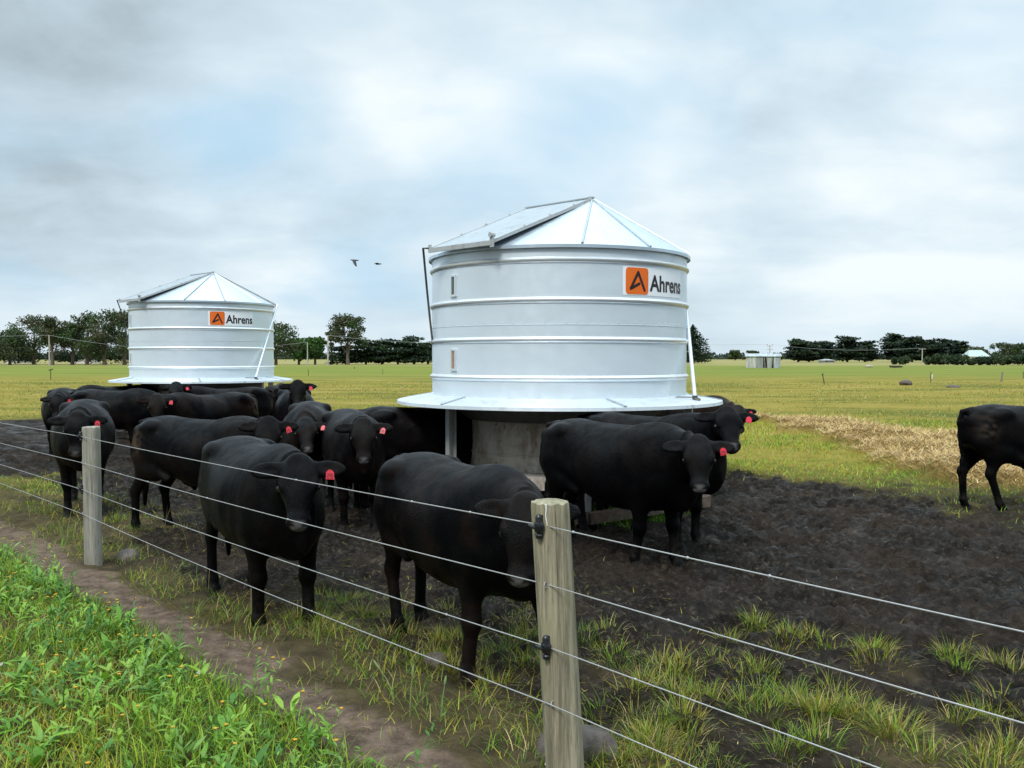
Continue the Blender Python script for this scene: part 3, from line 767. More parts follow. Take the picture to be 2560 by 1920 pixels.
    if patch:
        pm = np.exp(-(((V[:, 0] + .66) / .10) ** 2 + ((V[:, 2] - 1.02) / .13) ** 2)) * np.clip((n2 - .42) * 5, 0, 1) * (np.abs(V[:, 1]) > .10)
        pm = np.clip(pm * patch * .6, 0, .6)[:, None]; colr = colr * (1 - pm) + np.array([.085, .06, .038]) * pm
    me = fast_mesh('cow_body', V, quads=Qd, col=colr, smooth=True)
    eyes = [H(.205, s * .120, -.024) for s in (1, -1)]
    return me, eyes, (H, f, u, sd)

m_coat, t, bs = base_mat('black_coat')
ca = t.new('ShaderNodeAttribute', attribute_name='Col'); g = t.new('ShaderNodeTexCoord').outputs['Object']
hair = t.noise(t.scale(g, (60, 110, 60)), 1.6, 4, .7)
t.put(bs, 'Base Color', t.mix(t.math('MULTIPLY', t.mapr(hair, .5, .75), .15), ca.outputs['Color'], t.mix(.5, ca.outputs['Color'], (.014, .0135, .014))))
t.put(bs, 'Roughness', t.mapr(t.noise(g, 4, 5, .6), .3, .7, .30, .44)); t.put(bs, 'Specular IOR Level', t.mapr(t.noise(g, 3.2, 6, .65, .5), .35, .68, .025, .10)); t.put(bs, 'Sheen Weight', .0); t.put(bs, 'Sheen Roughness', .45); t.put(bs, 'Sheen Tint', (.75, .85, 1, 1))
b_ = t.new('ShaderNodeBump'); t.put(b_, 'Strength', .6); t.put(b_, 'Distance', .010)
t.put(b_, 'Height', t.math('ADD', hair, t.math('MULTIPLY', t.noise(t.scale(g, (1.3, 1, .8)), 5, 3, .5, .4), 2.2))); t.l.new(b_.outputs[0], bs.inputs['Normal'])
m_eye = mat_plain('eye', (.012, .008, .006), .12, 0, .1); m_tag = mat_plain('red_ear_tag', (.58, .010, .028), .4, 0, .08, 30); m_tagn = mat_plain('tag_print', (.10, .01, .015), .5, 0, .1)
_num = None
def cow(label, pos, heading, group='black cattle around the feed silos', scale=1.0, tag_side=1, no='29', **kw):
    """heading in degrees, 0 = +X; tag_side 1 = the animal's own left ear"""
    root = empty('cow', (pos[0], pos[1], gz(pos[0], pos[1]) - .045), rad(heading)); root.scale = (scale,) * 3
    tag(root, label, 'cow', group)
    me, eyes, (H, f, u, sd) = cow_mesh(**kw)
    mesh_obj('body', me, m_coat, root)
    for e in eyes:
        m = MB(); m.lathe([(.0001 + .024 * math.sin(a), -.024 * math.cos(a)) for a in np.linspace(0, math.pi, 9)], 14)
        m.v = [(v[0] + e[0], v[1] + e[1], v[2] + e[2]) for v in m.v]; m.build('eye', m_eye, root, smooth=True)
    if tag_side:
        dr = kw.get('ear', (0, 0))[0 if tag_side > 0 else 1]
        od = sd * tag_side + f * (.04 + dr) + np.array([0, 0, .02]) - u * .10; od = od / np.linalg.norm(od); c = H(.055, tag_side * .10, -.035) + od * .100 + f * .040 + u * .020; X = sd; Z = f * .9 + np.array([0, 0, -.45]); Z = Z / np.linalg.norm(Z); _r = np.random.default_rng(kw.get('seed', 0) + 5).uniform(-.45, .45, 2); X = X * math.cos(_r[0]) + Z * math.sin(_r[0]); Z = Z - X * (Z @ X); Z = Z / np.linalg.norm(Z); Yn = np.cross(Z, X); X = X * math.cos(_r[1]) + Yn * math.sin(_r[1]); Yn = np.cross(Z, X); 
        if Yn @ u < 0: Yn = -Yn
        tl = tag_side * .006
        pt = lambda x, z, y: c + X * (x + tl * z * 4) * .8 + Z * z * .8 + Yn * y
        m = MB(); out = [(-.012, -.028), (.012, -.028), (.030, -.008), (.033, .048), (-.033, .048), (-.030, -.008)]
        fr = [pt(x, z, .004) for x, z in out]; bk = [pt(x, z, 0) for x, z in out]
        m.add(fr + bk, [tuple(range(6)), tuple(range(11, 5, -1))] + [(i, (i + 1) % 6, 6 + (i + 1) % 6, 6 + i) for i in range(6)])
        tg = m.build('ear_tag', m_tag, root)
        if no:
            n = MB()
            SEG = {'2': [(0, 0, 1, 0), (1, 0, 1, 1), (1, 1, 0, 1), (0, 1, 0, 2), (0, 2, 1, 2)], '9': [(1, 1, 0, 1), (0, 1, 0, 0), (0, 0, 1, 0), (1, 0, 1, 2), (1, 2, 0, 2)]}
            for i, ch in enumerate(no):
                for x0, z0, x1, z1 in SEG[ch]:
                    P0 = (-.022 + i * .024 + x0 * .016, .004 + z0 * .017); P1 = (-.022 + i * .024 + x1 * .016, .004 + z1 * .017)
                    n.bar(pt(P0[0], P0[1], .0055), pt(P1[0], P1[1], .0055), .004, .0015, up=tuple(Yn))
            n.build('number', m_tagn, tg)
    return root

def put(label, cx, cy, hd, face=0, hx=1.1, **kw):
    """face = degrees the head turns away from the camera; None keeps head_yaw"""
    dist = math.hypot(cx, cy)
    if 'hres' not in kw: kw['hres'] = .0125 if dist < 8 else (.016 if dist < 12 else .021)
    if face is not None:
        x, y = cx + hx * math.cos(rad(hd)), cy + hx * math.sin(rad(hd))
        b = math.degrees(math.atan2(-y, -x)) + face; hy = (b - hd + 180) % 360 - 180
        kw['head_yaw'] = hy; kw.setdefault('neck_yaw', max(-38, min(38, hy * .5)))
    return cow(label, (cx, cy), hd, **kw)
sd_ = 0
# front row
put('foremost black steer between the two posts, staring at the camera through the wires', -1.81, 6.25, -57, 0, tag_side=1, head_pitch=58, hres=.0105, neck_pitch=15, neck_len=.44, feet=((.10, 0), (-.06, 0), (.03, 0), (-.08, 0)), seed=1, belly=.03, scale=.98)
put('black steer walking with its lowered face half behind the near fence post', -.34, 5.27, -57, -10, head_pitch=66, neck_pitch=6, neck_len=.42, feet=((.30, .13), (-.02, -.06), (-.12, 0), (.12, 0)), tag_side=0, seed=2, belly=.03, scale=.95, brown=.25)
put('black steer standing side on before the worn drum of the nearer feed silo', .91, 7.90, -49, 4, head_pitch=56, neck_pitch=8, tag_side=1, feet=((.06, 0), (-.14, 0), (-.02, 0), (.10, 0)), seed=3, belly=.04, scale=.99, hres=.0115)
put('black steer behind the foremost right one, its raised head showing over the other steer', 1.30, 8.75, -46, 12, head_pitch=42, neck_pitch=27, tag_side=1, seed=4, scale=1.0, no=None)
put('brown-tinged steer peeping from behind the right rim of the nearer feed silo', 2.75, 13.8, -48, 8, head_pitch=50, neck_pitch=0, tag_side=1, brown=.9, seed=5, scale=.95, no=None)
put('lone black steer at the right edge of the picture by the straw', 6.12, 10.35, 2, None, head_yaw=10, neck_pitch=-20, tag_side=0, feet=((0, 0), (.1, 0), (-.06, 0), (.22, 0)), seed=6, patch=.7, scale=1.0)
# middle
put('side-on black steer with a small muddy patch by its tail, head turned back', -3.12, 8.78, -25, -2, head_pitch=58, neck_pitch=18, tag_side=1, feet=((0, 0), (.08, 0), (.05, 0), (-.12, 0)), seed=7, patch=1.4, scale=.96)
put('head-on black steer just left of the steer feeding under the nearer rim', -1.78, 9.75, -72, 0, head_pitch=55, neck_pitch=12, tag_side=1, seed=8, brown=.15, feet=((.08, 0), (-.05, 0), (0, 0), (-.1, 0)), scale=1.0)
put('black steer feeding under the left rim of the nearer silo, head hidden in the shade', -1.14, 10.65, 22, None, head_yaw=35, neck_yaw=30, neck_pitch=-12, head_pitch=60, tag_side=0, seed=9, scale=1.0)
put('black steer with lowered head and arched back, behind the middle of the herd', -2.55, 11.0, -80, 4, head_pitch=42, neck_pitch=0, tag_side=1, seed=10, brown=.3, scale=1.0, no=None)
put('black steer standing behind the farther fence post, wires crossing its body', -4.95, 10.15, -66, -6, head_pitch=64, neck_pitch=6, tag_side=1, seed=11, scale=1.0, feet=((.04, 0), (-.03, 0), (.06, 0), (-.05, 0)))
# around the farther silo
put('leftmost black steer, only its face and shoulder showing past another steer', -8.45, 16.5, -66, -4, head_pitch=58, neck_pitch=6, tag_side=1, seed=12, no=None)
put('side-on black steer at far left, hindquarters left, behind the farther-post steer', -7.1, 15.6, -12, None, head_yaw=15, neck_yaw=8, neck_pitch=0, head_pitch=60, tag_side=0, seed=13, patch=.7, scale=.97)
put('black steer in the shade under the left rim of the farther silo, one ear showing', -8.5, 18.9, -140, 10, head_pitch=50, neck_pitch=0, tag_side=0, seed=14)
put('black steer whose head rises just before the rim of the farther silo', -5.35, 16.55, 215, 0, head_pitch=52, neck_pitch=28, tag_side=1, seed=15, no=None)
put('black steer with a brown-stained rump at right, looking back at the camera', -4.72, 13.75, 236, 0, head_pitch=60, neck_pitch=16, tag_side=1, seed=16, patch=1.6, brown=.4, no=None)
put('black steer squeezed in behind, pale muzzle showing beside another face', -5.1, 14.85, 240, 0, head_pitch=62, neck_pitch=8, tag_side=0, seed=17)
put('brownish black steer seen from behind beside the right leg of the farther silo', -5.0, 18.9, 100, None, head_yaw=0, neck_pitch=-15, tag_side=0, seed=18, brown=.55)
put('black steer with raised head standing right of the farther silo against the pasture', -3.52, 14.3, -74, 0, head_pitch=55, neck_pitch=32, tag_side=1, seed=19, no=None)

# ------------------------------------------------------------------ fence posts, wires, insulators
def mat_post(name, ca_, cb_, green):
    m, t, bs = base_mat(name); g = t.new('ShaderNodeTexCoord').outputs['Object']
    gr = t.noise(t.scale(g, (40, 40, 1.6)), 1.0, 6, .7); bl = t.noise(t.scale(g, (6, 6, 2.5)), 1.0, 5, .65); fi = t.noise(t.scale(g, (160, 160, 9)), 1.0, 3, .6)
    c = t.mix(t.mapr(gr, .35, .68), ca_, cb_); c = t.mix(t.mapr(bl, .45, .7, 0, .6), c, green); c = t.mix(t.mapr(fi, .56, .7, 0, .5), c, (.05, .045, .035))
    sx = t.new('ShaderNodeSeparateXYZ'); t.put(sx, 0, g)
    t.put(bs, 'Base Color', c); t.put(bs, 'Roughness', .85); t.put(bs, 'Specular IOR Level', .25)
    b = t.new('ShaderNodeBump'); t.put(b, 'Strength', .8); t.put(b, 'Distance', .004); t.put(b, 'Height', t.math('ADD', gr, t.math('MULTIPLY', fi, .5))); t.l.new(b.outputs[0], bs.inputs['Normal'])
    return m
M_POST1 = mat_post('weathered_greenish_wood', (.16, .14, .095), (.39, .345, .24), (.27, .255, .135))
M_POST2 = mat_post('weathered_grey_wood', (.19, .175, .145), (.38, .355, .30), (.29, .27, .19))
def post(name_label, base_pt, top_pt, r, mat, seed, cracks):
    n, m = 96, 70; R_ = np.random.default_rng(seed); b = Vector(base_pt); tp = Vector(top_pt); ax = (tp - b)
    th = np.linspace(0, 2 * np.pi, n, endpoint=False); V, Fq = [], []
    def rr(t_, z):
        v = r * (1 + .03 * math.sin(2 * t_ + seed) + .02 * math.sin(3 * t_ + z * 3) + .012 * math.sin(7 * t_ + z * 1.3))
        for ca0, wd, z0, z1, dp in cracks:
            a = ca0 + .05 * math.sin(z * 9 + ca0); dd = abs((t_ - a + math.pi) % (2 * math.pi) - math.pi)
            if z0 < z < z1: v -= dp * max(0, 1 - dd / wd)
        return v
    for j in range(m + 1):
        z = j / m
        for t_ in th:
            k = rr(t_, z); dz_ = 0
            if j == m: k *= .965; dz_ = .003 * math.sin(9 * t_)
            V.append(b + ax * z + Vector((k * math.cos(t_), k * math.sin(t_), dz_)))
    for j in range(m):
        for i in range(n): Fq.append((j * n + i, j * n + (i + 1) % n, (j + 1) * n + (i + 1) % n, (j + 1) * n + i))
    last = m * n
    for rg, dz_ in ((.75, .005), (.5, .006), (.25, .006)):
        st = len(V)
        for t_ in th: V.append(tp + Vector((rr(t_, 1) * rg * math.cos(t_), rr(t_, 1) * rg * math.sin(t_), dz_ - .002 * math.sin(14 * rg + t_))))
        for i in range(n): Fq.append((last + i, last + (i + 1) % n, st + (i + 1) % n, st + i))
        last = st
    V.append(tp + Vector((0, 0, .006))); c = len(V) - 1
    for i in range(n): Fq.append((last + i, last + (i + 1) % n, c))
    root = empty('fence_post', b); tag(root, name_label, 'fence post')
    me = bpy.data.meshes.new('post'); me.from_pydata([tuple(v - b) for v in V], [], Fq); me.update(); me.polygons.foreach_set('use_smooth', [True] * len(me.polygons)); me.set_sharp_from_angle(angle=rad(50))
    mesh_obj('timber', me, mat, root); return root
M_INS = mat_plain('black_plastic', (.012, .013, .015), .25, 0, .2); M_WIRE = mat_plain('fence_wire', (.40, .40, .39), .4, .35, .15, 30)
M_DRIP = mat_plain('white_droppings', (.75, .75, .72), .6, 0, .1)
PB, PT_ = Vector((.228, 3.50, -.15)), Vector((.150, 3.50, 1.17))
p1 = post('near greenish weathered timber post with a white streak, right of the walking steer', PB, PT_, .0765, M_POST1, 3, [(-1.35, .05, 0, 1, .006), (-.95, .03, .3, 1, .003), (-1.9, .025, .1, .8, .002), (.6, .05, 0, 1, .005)])
QB, QT = Vector((-3.545, 7.40, -.1)), Vector((-3.545, 7.40, 1.158))
p2 = post('farther plain grey timber post at left in front of a steer', QB, QT, .070, M_POST2, 8, [(-1.0, .03, .2, .9, .002), (2, .04, 0, 1, .004)])
def rel(o, mb):
    l = o.location; mb.v = [(v[0] - l.x, v[1] - l.y, v[2] - l.z) for v in mb.v]; return mb
def ontop(b, tp, z): k = (z - b.z) / (tp.z - b.z); return b.lerp(tp, k)
ZF = [1.084, .865, .640, .435]; ZN = [1.085, .854, .607, .382]; ZL = [1.062, .850, .626, .430]
def surf(b, tp, z, r, ang): c = ontop(b, tp, z); return c + Vector((math.cos(rad(ang)), math.sin(rad(ang)), 0)) * r
for b, tp, r, root, Z, A_I, sc in ((PB, PT_, .0765, p1, ZN, 236, 1.0), (QB, QT, .070, p2, ZF, 215, .8)):
    for k in (0, 2):
        c = surf(b, tp, Z[k], r + .012, A_I); er = Vector((math.cos(rad(A_I)), math.sin(rad(A_I)), 0)); m = MB()
        prof = [(-.050, .006), (-.046, .013), (-.034, .015), (-.026, .010), (-.016, .019), (0, .023), (.014, .020), (.024, .013), (.034, .014), (.044, .011), (.050, .005)]
        m.tube([c + Vector((0, 0, z * sc)) + er * .003 * math.sin(z * 60) for z, _ in prof], [q * sc for _, q in prof], 12)
        m.bar(c - er * .012 + Vector((0, 0, -.045 * sc)), c - er * .012 + Vector((0, 0, .045 * sc)), .02 * sc, .014 * sc, up=er)
        m.tube([c + er * .012, c + er * .02 - FDIR * .022, c + er * .026 - FDIR * .04 + Vector((0, 0, .006))], [.010 * sc, .008 * sc, .004 * sc], 8)
        m.tube([c + Vector((0, 0, .01)) - FDIR * .018, c + er * .02 + Vector((0, 0, .012)), c + Vector((0, 0, .01)) + FDIR * .018], .006 * sc, 8)
        rel(root, m).build('insulator', M_INS, root, smooth=True)
    for k in (1, 3):
        c = surf(b, tp, Z[k], r + .002, A_I + 6); m = MB(); er = Vector((math.cos(rad(A_I)), math.sin(rad(A_I)), 0)); et = FDIR
        m.tube([c - er * .01 + Vector((0, 0, .012)), c + er * .007 + Vector((0, 0, .010)), c + er * .009, c + er * .007 - Vector((0, 0, .010)), c - er * .01 - Vector((0, 0, .012))], .0022, 6)
        rel(root, m).build('staple', M_LEG, root)
m = MB(); pts = []
for i in range(9):
    z = 1.176 - .088 * i / 8; pts.append(surf(PB, PT_, min(z, 1.17), .0765 + .0015, 256 + 1.5 * math.sin(i)) + Vector((0, 0, .004 if i == 0 else 0)))
m.tube(pts, [.005, .004, .0035, .003, .0028, .0028, .0025, .0025, .002], 6); rel(p1, m).build('white_streak', M_DRIP, p1)
for k, nm in enumerate(('top wire of the fence, strung through the upper insulators on both posts', 'second wire of the fence counted down from the top', 'third wire of the fence from the top, held by the lower insulators', 'lowest wire of the fence, just above the grass')):
    side = -FN * .088
    L = P_FAR - FDIR * 2.86; pts = []
    def seg(a, za, b, zb, sag, n=24):
        for i in range(n + 1):
            q = a.lerp(b, i / n); z = za + (zb - za) * i / n - sag * 4 * (i / n) * (1 - i / n); pts.append(Vector((q.x, q.y, z)) + side)
    seg(P_FAR - FDIR * 9.5, ZL[k] - .01, L, ZL[k], 0.004, 10); seg(L, ZL[k], P_FAR, ZF[k], .0, 8); seg(P_FAR, ZF[k], P_NEAR, ZN[k], .012 + .004 * k)
    seg(P_NEAR, ZN[k], P_NEAR + FDIR * 4.8, ZN[k] - .07 - .01 * k, .012, 20)
    cl = [pts[0]]
    for p in pts[1:]:
        if (p - cl[-1]).length > .01: cl.append(p)
    m = MB(); m.tube(cl, .0025, 6)
    R_ = random.Random(k)
    for i in range(7):                                                    # water drops and knots on the wire
        j = R_.randrange(20, len(cl) - 4); q = cl[j].lerp(cl[j + 1], R_.random()); m.tube([q - FDIR * .006, q, q + FDIR * .006], [.003, .006, .003], 6)
    o = m.build('fence_wire', M_WIRE, smooth=True); tag(o, nm, 'wire', 'wires of the paddock fence')
# rocks
M_ROCK = mat_plain('field_stone', (.125, .098, .082), .85, 0, .45, 9, .01, 60)
def rock(label, c, sx, sy, sz, seed, par=None):
    m = MB(); n, k = 28, 16; R_ = np.random.default_rng(seed)
    vs = []; dirs = R_.normal(size=(9, 3)); dirs /= np.linalg.norm(dirs, axis=1)[:, None]; cut = .74 + .16 * R_.random(9)
    for j in range(k + 1):
        ph = math.pi * j / k
        for i in range(n):
            th = 2 * math.pi * i / n; d = np.array([math.sin(ph) * math.cos(th), math.sin(ph) * math.sin(th), math.cos(ph)]); r = 1.0
            for a, c_ in zip(dirs, cut):
                q = d @ a
                if q > 0: r = min(r, c_ / max(q, 1e-3))
            r *= 1 + .03 * float(fbm(np.array([th * 2.]), np.array([ph * 3.]), seed)[0])
            vs.append((d[0] * r * sx, d[1] * r * sy, d[2] * r * sz))
    fs = [(j * n + i, j * n + (i + 1) % n, (j + 1) * n + (i + 1) % n, (j + 1) * n + i) for j in range(k) for i in range(n)]
    m.add(vs, [f[::-1] for f in fs]); o = m.build('rock', M_ROCK, smooth=True); o.location = c; tag(o, label, 'rock'); return o
rk = rock('large grey-brown rock behind the foot of the near fence post, marked by droppings', (.285, 3.84, -.01), .19, .13, .14, 4)
m = MB(); m.tube([(-.125, -.105, .075), (-.128, -.115, .05), (-.135, -.12, .03), (-.142, -.122, .012)], [.003, .007, .005, .003], 6); m.build('dropping', M_DRIP, rk)
rock('small dark rock at the foot of the farther fence post', (-3.37, 7.66, -.01), .10, .09, .08, 9)
rock('half-buried stone in the grass behind the wires below the walking steer', (-.44, 5.02, -.01), .08, .07, .06, 12)

# ------------------------------------------------------------------ grass, weeds, straw
def mat_leaf(name, rough=.55, trans=.3, spec=.35):
    m, t, bs = base_mat(name); a = t.new('ShaderNodeAttribute', attribute_name='Col'); g = t.new('ShaderNodeTexCoord').outputs['Object']
    c = t.mix(t.mapr(t.noise(g, 30, 3, .6), .35, .65, 0, .35), a.outputs['Color'], t.mix(.45, a.outputs['Color'], (.02, .03, .005)))
    t.put(bs, 'Base Color', c); t.put(bs, 'Roughness', rough); t.put(bs, 'Specular IOR Level', spec)
    tr = t.new('ShaderNodeBsdfTranslucent'); t.put(tr, 0, c); mx = t.new('ShaderNodeMixShader'); t.put(mx, 0, trans)
    t.l.new(bs.outputs[0], mx.inputs[1]); t.l.new(tr.outputs[0], mx.inputs[2]); t.l.new(mx.outputs[0], t.n['Material Output'].inputs[0]); return m
M_GRASS = mat_leaf('grass_blades'); M_WEED = mat_leaf('weed_leaves', .45, .25); M_STRAW = mat_leaf('dry_straw', .6, .1, .4); M_FLOWER = mat_leaf('petals', .6, .3)
class Blades:
    def __init__(s): s.V = []; s.Q = []; s.T = []; s.C = []; s.n = 0
    def add(s, base, hgt, wid, az, lean, curve, col, prof=(1, .85, .55), tipcol=None, rootdark=False, faceaz=None):
        """vectors over N blades; lean and curve in radians from upright"""
        N = len(hgt)
        if N == 0: return
        if faceaz is None: faceaz = az + math.pi / 2 + (RNG.random(N) - .5) * 1.2
        sx, sy = np.cos(faceaz), np.sin(faceaz); p = base.copy(); rows = []; cols = []
        for i in range(4):
            w_ = wid * (prof[i] if i < 3 else 0) / 2
            if i < 3:
                rows.append(p + np.stack([sx * w_, sy * w_, 0 * w_], -1)); rows.append(p - np.stack([sx * w_, sy * w_, 0 * w_], -1))
            else: rows.append(p.copy())
            c = col if tipcol is None else col + (tipcol - col) * (i / 3) ** 1.5
            cols += [c, c] if i < 3 else [c]
            a = lean + curve * (i + .5) / 3; L = hgt / 3
            p = p + np.stack([np.sin(a) * np.cos(az) * L, np.sin(a) * np.sin(az) * L, np.cos(a) * L], -1)
        V = np.stack(rows, 1).reshape(-1, 3); Cc = np.stack(cols, 1).reshape(-1, 3); b = s.n + np.arange(N)[:, None] * 7
        s.Q.append(np.concatenate([b + np.array([0, 1, 3, 2]), b + np.array([2, 3, 5, 4])])); s.T.append(b + np.array([4, 5, 6])); s.V.append(V); s.C.append(Cc); s.n += 7 * N
    def build(s, name, mat):
        me = fast_mesh(name, np.concatenate(s.V), tris=np.concatenate(s.T), quads=np.concatenate(s.Q), col=np.clip(np.concatenate(s.C), 0, 1)); o = mesh_obj(name, me, mat); return o
def scatter(n, x0, x1, y0, y1, dens):
    x = RNG.uniform(x0, x1, n); y = RNG.uniform(y0, y1, n); k = (np.abs(x) < y * .62 + .35) & (RNG.random(n) < dens(x, y)); return x[k], y[k]
def cut(x, y): return 1 - .93 * sstep(.32, .55, fence_s(x, y) + (fbm(x * 2, y * 2, 5) - .5) * .3) * sstep(-3.6, -3.1, x) * sstep(-1.2, -1.7, x)
def palette(n, cols, wts, var=.25):
    cols = np.array(cols); i = RNG.choice(len(cols), n, p=np.array(wts) / sum(wts)); return cols[i] * (1 + (RNG.random((n, 1)) - .5) * 2 * var)
GREEN, LIME, DEEP, YEL, DRY, BRN = (.17, .32, .018), (.32, .46, .03), (.07, .165, .016), (.42, .37, .03), (.50, .39, .16), (.17, .12, .06)
OG, OY, OD = (.13, .215, .015), (.27, .24, .022), (.075, .12, .013)
def base3(x, y): return np.stack([x, y, height(x, y) - .01], -1)
B = Blades()
# roadside verge
x, y = scatter(420000, -9, 1.2, 3.1, 14, lambda x, y: (1 - m_dirt(x, y)) * sstep(-.33, -.55, fence_s(x, y)) * np.clip(1.25 - y / 12, .2, 1) * (.45 + .55 * (fbm(x * 2.5, y * 2.5, 3) > .42)))
s_ = fence_s(x, y); n = len(x); yel = sstep(-.85, -1.3, s_ + (fbm(x * 1.4, y * 1.4, 77) - .5) * 1.4)
pg = palette(n, [GREEN, LIME, DEEP, YEL], [5, 3, 3, .8]); py_ = palette(n, [GREEN, YEL, DRY, LIME], [2, 5, 1.2, 2]); col = np.where((RNG.random(n) < yel * .8)[:, None], py_, pg)
h = (.07 + .12 * RNG.random(n) ** 1.3) * (1 - .25 * yel) * (.6 + .8 * fbm(x * 1.7, y * 1.7, 15))
B.add(base3(x, y), h, .0032 + .0035 * RNG.random(n), RNG.uniform(0, 6.28, n), .1 + .5 * RNG.random(n), .4 + 1.0 * RNG.random(n), col)
# strip under the wires and the poached margin
def tuft(cx, cy, nb, r, hh, cols, wts, wd=.004, spread=.9):
    a = RNG.uniform(0, 6.28, nb); q = r * np.sqrt(RNG.random(nb)); x = cx + q * np.cos(a); y = cy + q * np.sin(a)
    B.add(base3(x, y), hh * (.45 + .65 * RNG.random(nb)), wd * (.7 + .6 * RNG.random(nb)), a + (RNG.random(nb) - .5) * 1.5, .08 + spread * (q / r) * RNG.random(nb), .3 + .9 * RNG.random(nb), palette(nb, cols, wts), tipcol=None)
x, y = scatter(230000, -9, 4.5, 2.4, 15, lambda x, y: sstep(-.14, .05, fence_s(x, y)) * sstep(.75, .35, fence_s(x, y)) * np.clip(1.2 - y / 14, .25, 1) * (fbm(x * 2.2, y * 2.2, 33) > .42) * cut(x, y))
n = len(x); B.add(base3(x, y), .05 + .12 * RNG.random(n) ** 1.4, .003 + .003 * RNG.random(n), RNG.uniform(0, 6.28, n), .15 + .6 * RNG.random(n), .4 + 1.0 * RNG.random(n), palette(n, [GREEN, OG, YEL, OY, DRY, BRN, DEEP], [3, 3, 1.2, 3, 1.2, 1, 2]))
tx, ty = scatter(1700, -7, 4.8, 2.5, 12, lambda x, y: sstep(.35, .6, fence_s(x, y)) * sstep(1.9 + .35 * np.clip(x, -1, 4), 1.1 + .3 * np.clip(x, -1, 4), fence_s(x, y) + (fbm(x, y, 91) - .5) * 1.6) * (fbm(x * 1.2, y * 1.2, 35) > .47) * cut(x, y) * .7)
for cx, cy in zip(tx, ty):
    g_ = random.random(); big = random.random()
    tuft(cx, cy, int(35 + 70 * big), .05 + .12 * big, .06 + .10 * random.random(), [OG, GREEN, OY, DRY, BRN, OD], [5, 1.5, 1.5, .6, .5, 3] if g_ < .45 else [1.5, .4, 4.5, 1.6, 1.6, 1.5], .004)
for px, py, k in ((1600, 1640, 1.), (1690, 1690, 1.5), (1780, 1740, 1.4), (1860, 1650, .9), (2000, 1730, 1.3), (2080, 1800, 1.6), (2310, 1850, 2.0), (2400, 1640, 1.3), (1905, 1560, 1.2), (2015, 1590, .9), (2120, 1600, 1.0), (2110, 1760, 1.2), (1640, 1830, 1.2), (1500, 1880, 1.2), (2540, 1760, 1.0), (2470, 1900, 1.3),
                  (1180, 1660, 1.6), (1240, 1620, 1.4), (1120, 1600, 1.2), (930, 1520, 1.0), (870, 1560, 1.2), (820, 1480, .9), (1280, 1480, .8), (1560, 1750, 1.0), (1460, 1570, 1.0)):
    c = ground(px, py)
    for j in range(5):
        q = RNG.normal(size=2) * .07 * k; tuft(c.x + q[0] * 1.7, c.y + q[1] * 1.7, int(60 * k), .10, .08 + .05 * k, [OG, GREEN, OY, DRY, OD], [4, 2.5, 2, .6, 2] if j % 2 else [2, .5, 5, 1.6, 1], .004, 1.1)
for px, py in ((1640, 1290), (1600, 1300), (1560, 1308), (1500, 1300)):
    c = ground(px, py)
    for j in range(10): q = RNG.normal(size=2) * .22; tuft(c.x + q[0], c.y + .35 + q[1], 60, .1, .16, [DEEP, GREEN], [2, 2], .006)
x, y = scatter(200000, -7, 6.5, 2.3, 13, lambda x, y: sstep(.3, .7, fence_s(x, y)) * sstep(2.6 + .35 * np.clip(x, -1, 4), 1.2 + .3 * np.clip(x, -1, 4), fence_s(x, y) + (fbm(x, y, 91) - .5) * 2.2) * sstep(.47, .62, fbm(x * 2.4, y * 2.4, 38, 5)) * cut(x, y) * .6)
n = len(x); B.add(base3(x, y), .03 + .07 * RNG.random(n), .0028 + .0025 * RNG.random(n), RNG.uniform(0, 6.28, n), .3 + .9 * RNG.random(n), .3 + .9 * RNG.random(n), palette(n, [OG, OY, OD, DRY, BRN, DEEP], [3, 3.2, 1.5, 1, 2.5, 2]))
x, y = scatter(40000, -8, 1.5, 3.0, 11, lambda x, y: m_dirt(x, y) * sstep(.47, .62, fbm(x * 3, y * 3, 88)) * .9)
n = len(x); B.add(base3(x, y), .03 + .07 * RNG.random(n), .003 + .002 * RNG.random(n), RNG.uniform(0, 6.28, n), .3 + .8 * RNG.random(n), .3 + .9 * RNG.random(n), palette(n, [GREEN, LIME, YEL, DRY, BRN], [3, 2, 2, 1, 2]))
x, y = scatter(9000, -8, 1.5, 3.0, 11, lambda x, y: m_dirt(x, y) * .5)
n = len(x); B.add(base3(x, y) + np.array([0, 0, .012]), .02 + .07 * RNG.random(n), .002 + .0015 * RNG.random(n), RNG.uniform(0, 6.28, n), 1.3 + .25 * RNG.random(n), .1 + .2 * RNG.random(n), palette(n, [DRY, BRN, (.10, .075, .05)], [1, 3, 2]))
# bare-ish margin litter
x, y = scatter(60000, -7, 6, 2.4, 12, lambda x, y: sstep(.1, .5, fence_s(x, y)) * sstep(3.6, 1.2, fence_s(x, y)) * .8)
n = len(x); B.add(base3(x, y) + np.array([0, 0, .012]), .03 + .09 * RNG.random(n), .0025 + .002 * RNG.random(n), RNG.uniform(0, 6.28, n), 1.1 + .45 * RNG.random(n), .1 + .5 * RNG.random(n), palette(n, [DRY, BRN, YEL, (.10, .075, .04)], [1, 3, 1.6, 3]))
# tall bents
x, y = scatter(5200, -8, 4.5, 2.6, 12, lambda x, y: sstep(.0, .2, fence_s(x, y)) * sstep(1.9, .5, fence_s(x, y)) * .09)
n = len(x); B.add(base3(x, y), .22 + .22 * RNG.random(n), .003 + 0 * x, RNG.uniform(0, 6.28, n), .05 + .3 * RNG.random(n), .1 + .4 * RNG.random(n), palette(n, [DRY, YEL, BRN], [2, 2, 1]), prof=(.9, .8, 1.1))
B.build('near_grass', M_GRASS); tag(bpy.data.objects['near_grass'], 'green and yellowing grass along the fence and roadside verge', 'grass', kind='stuff')
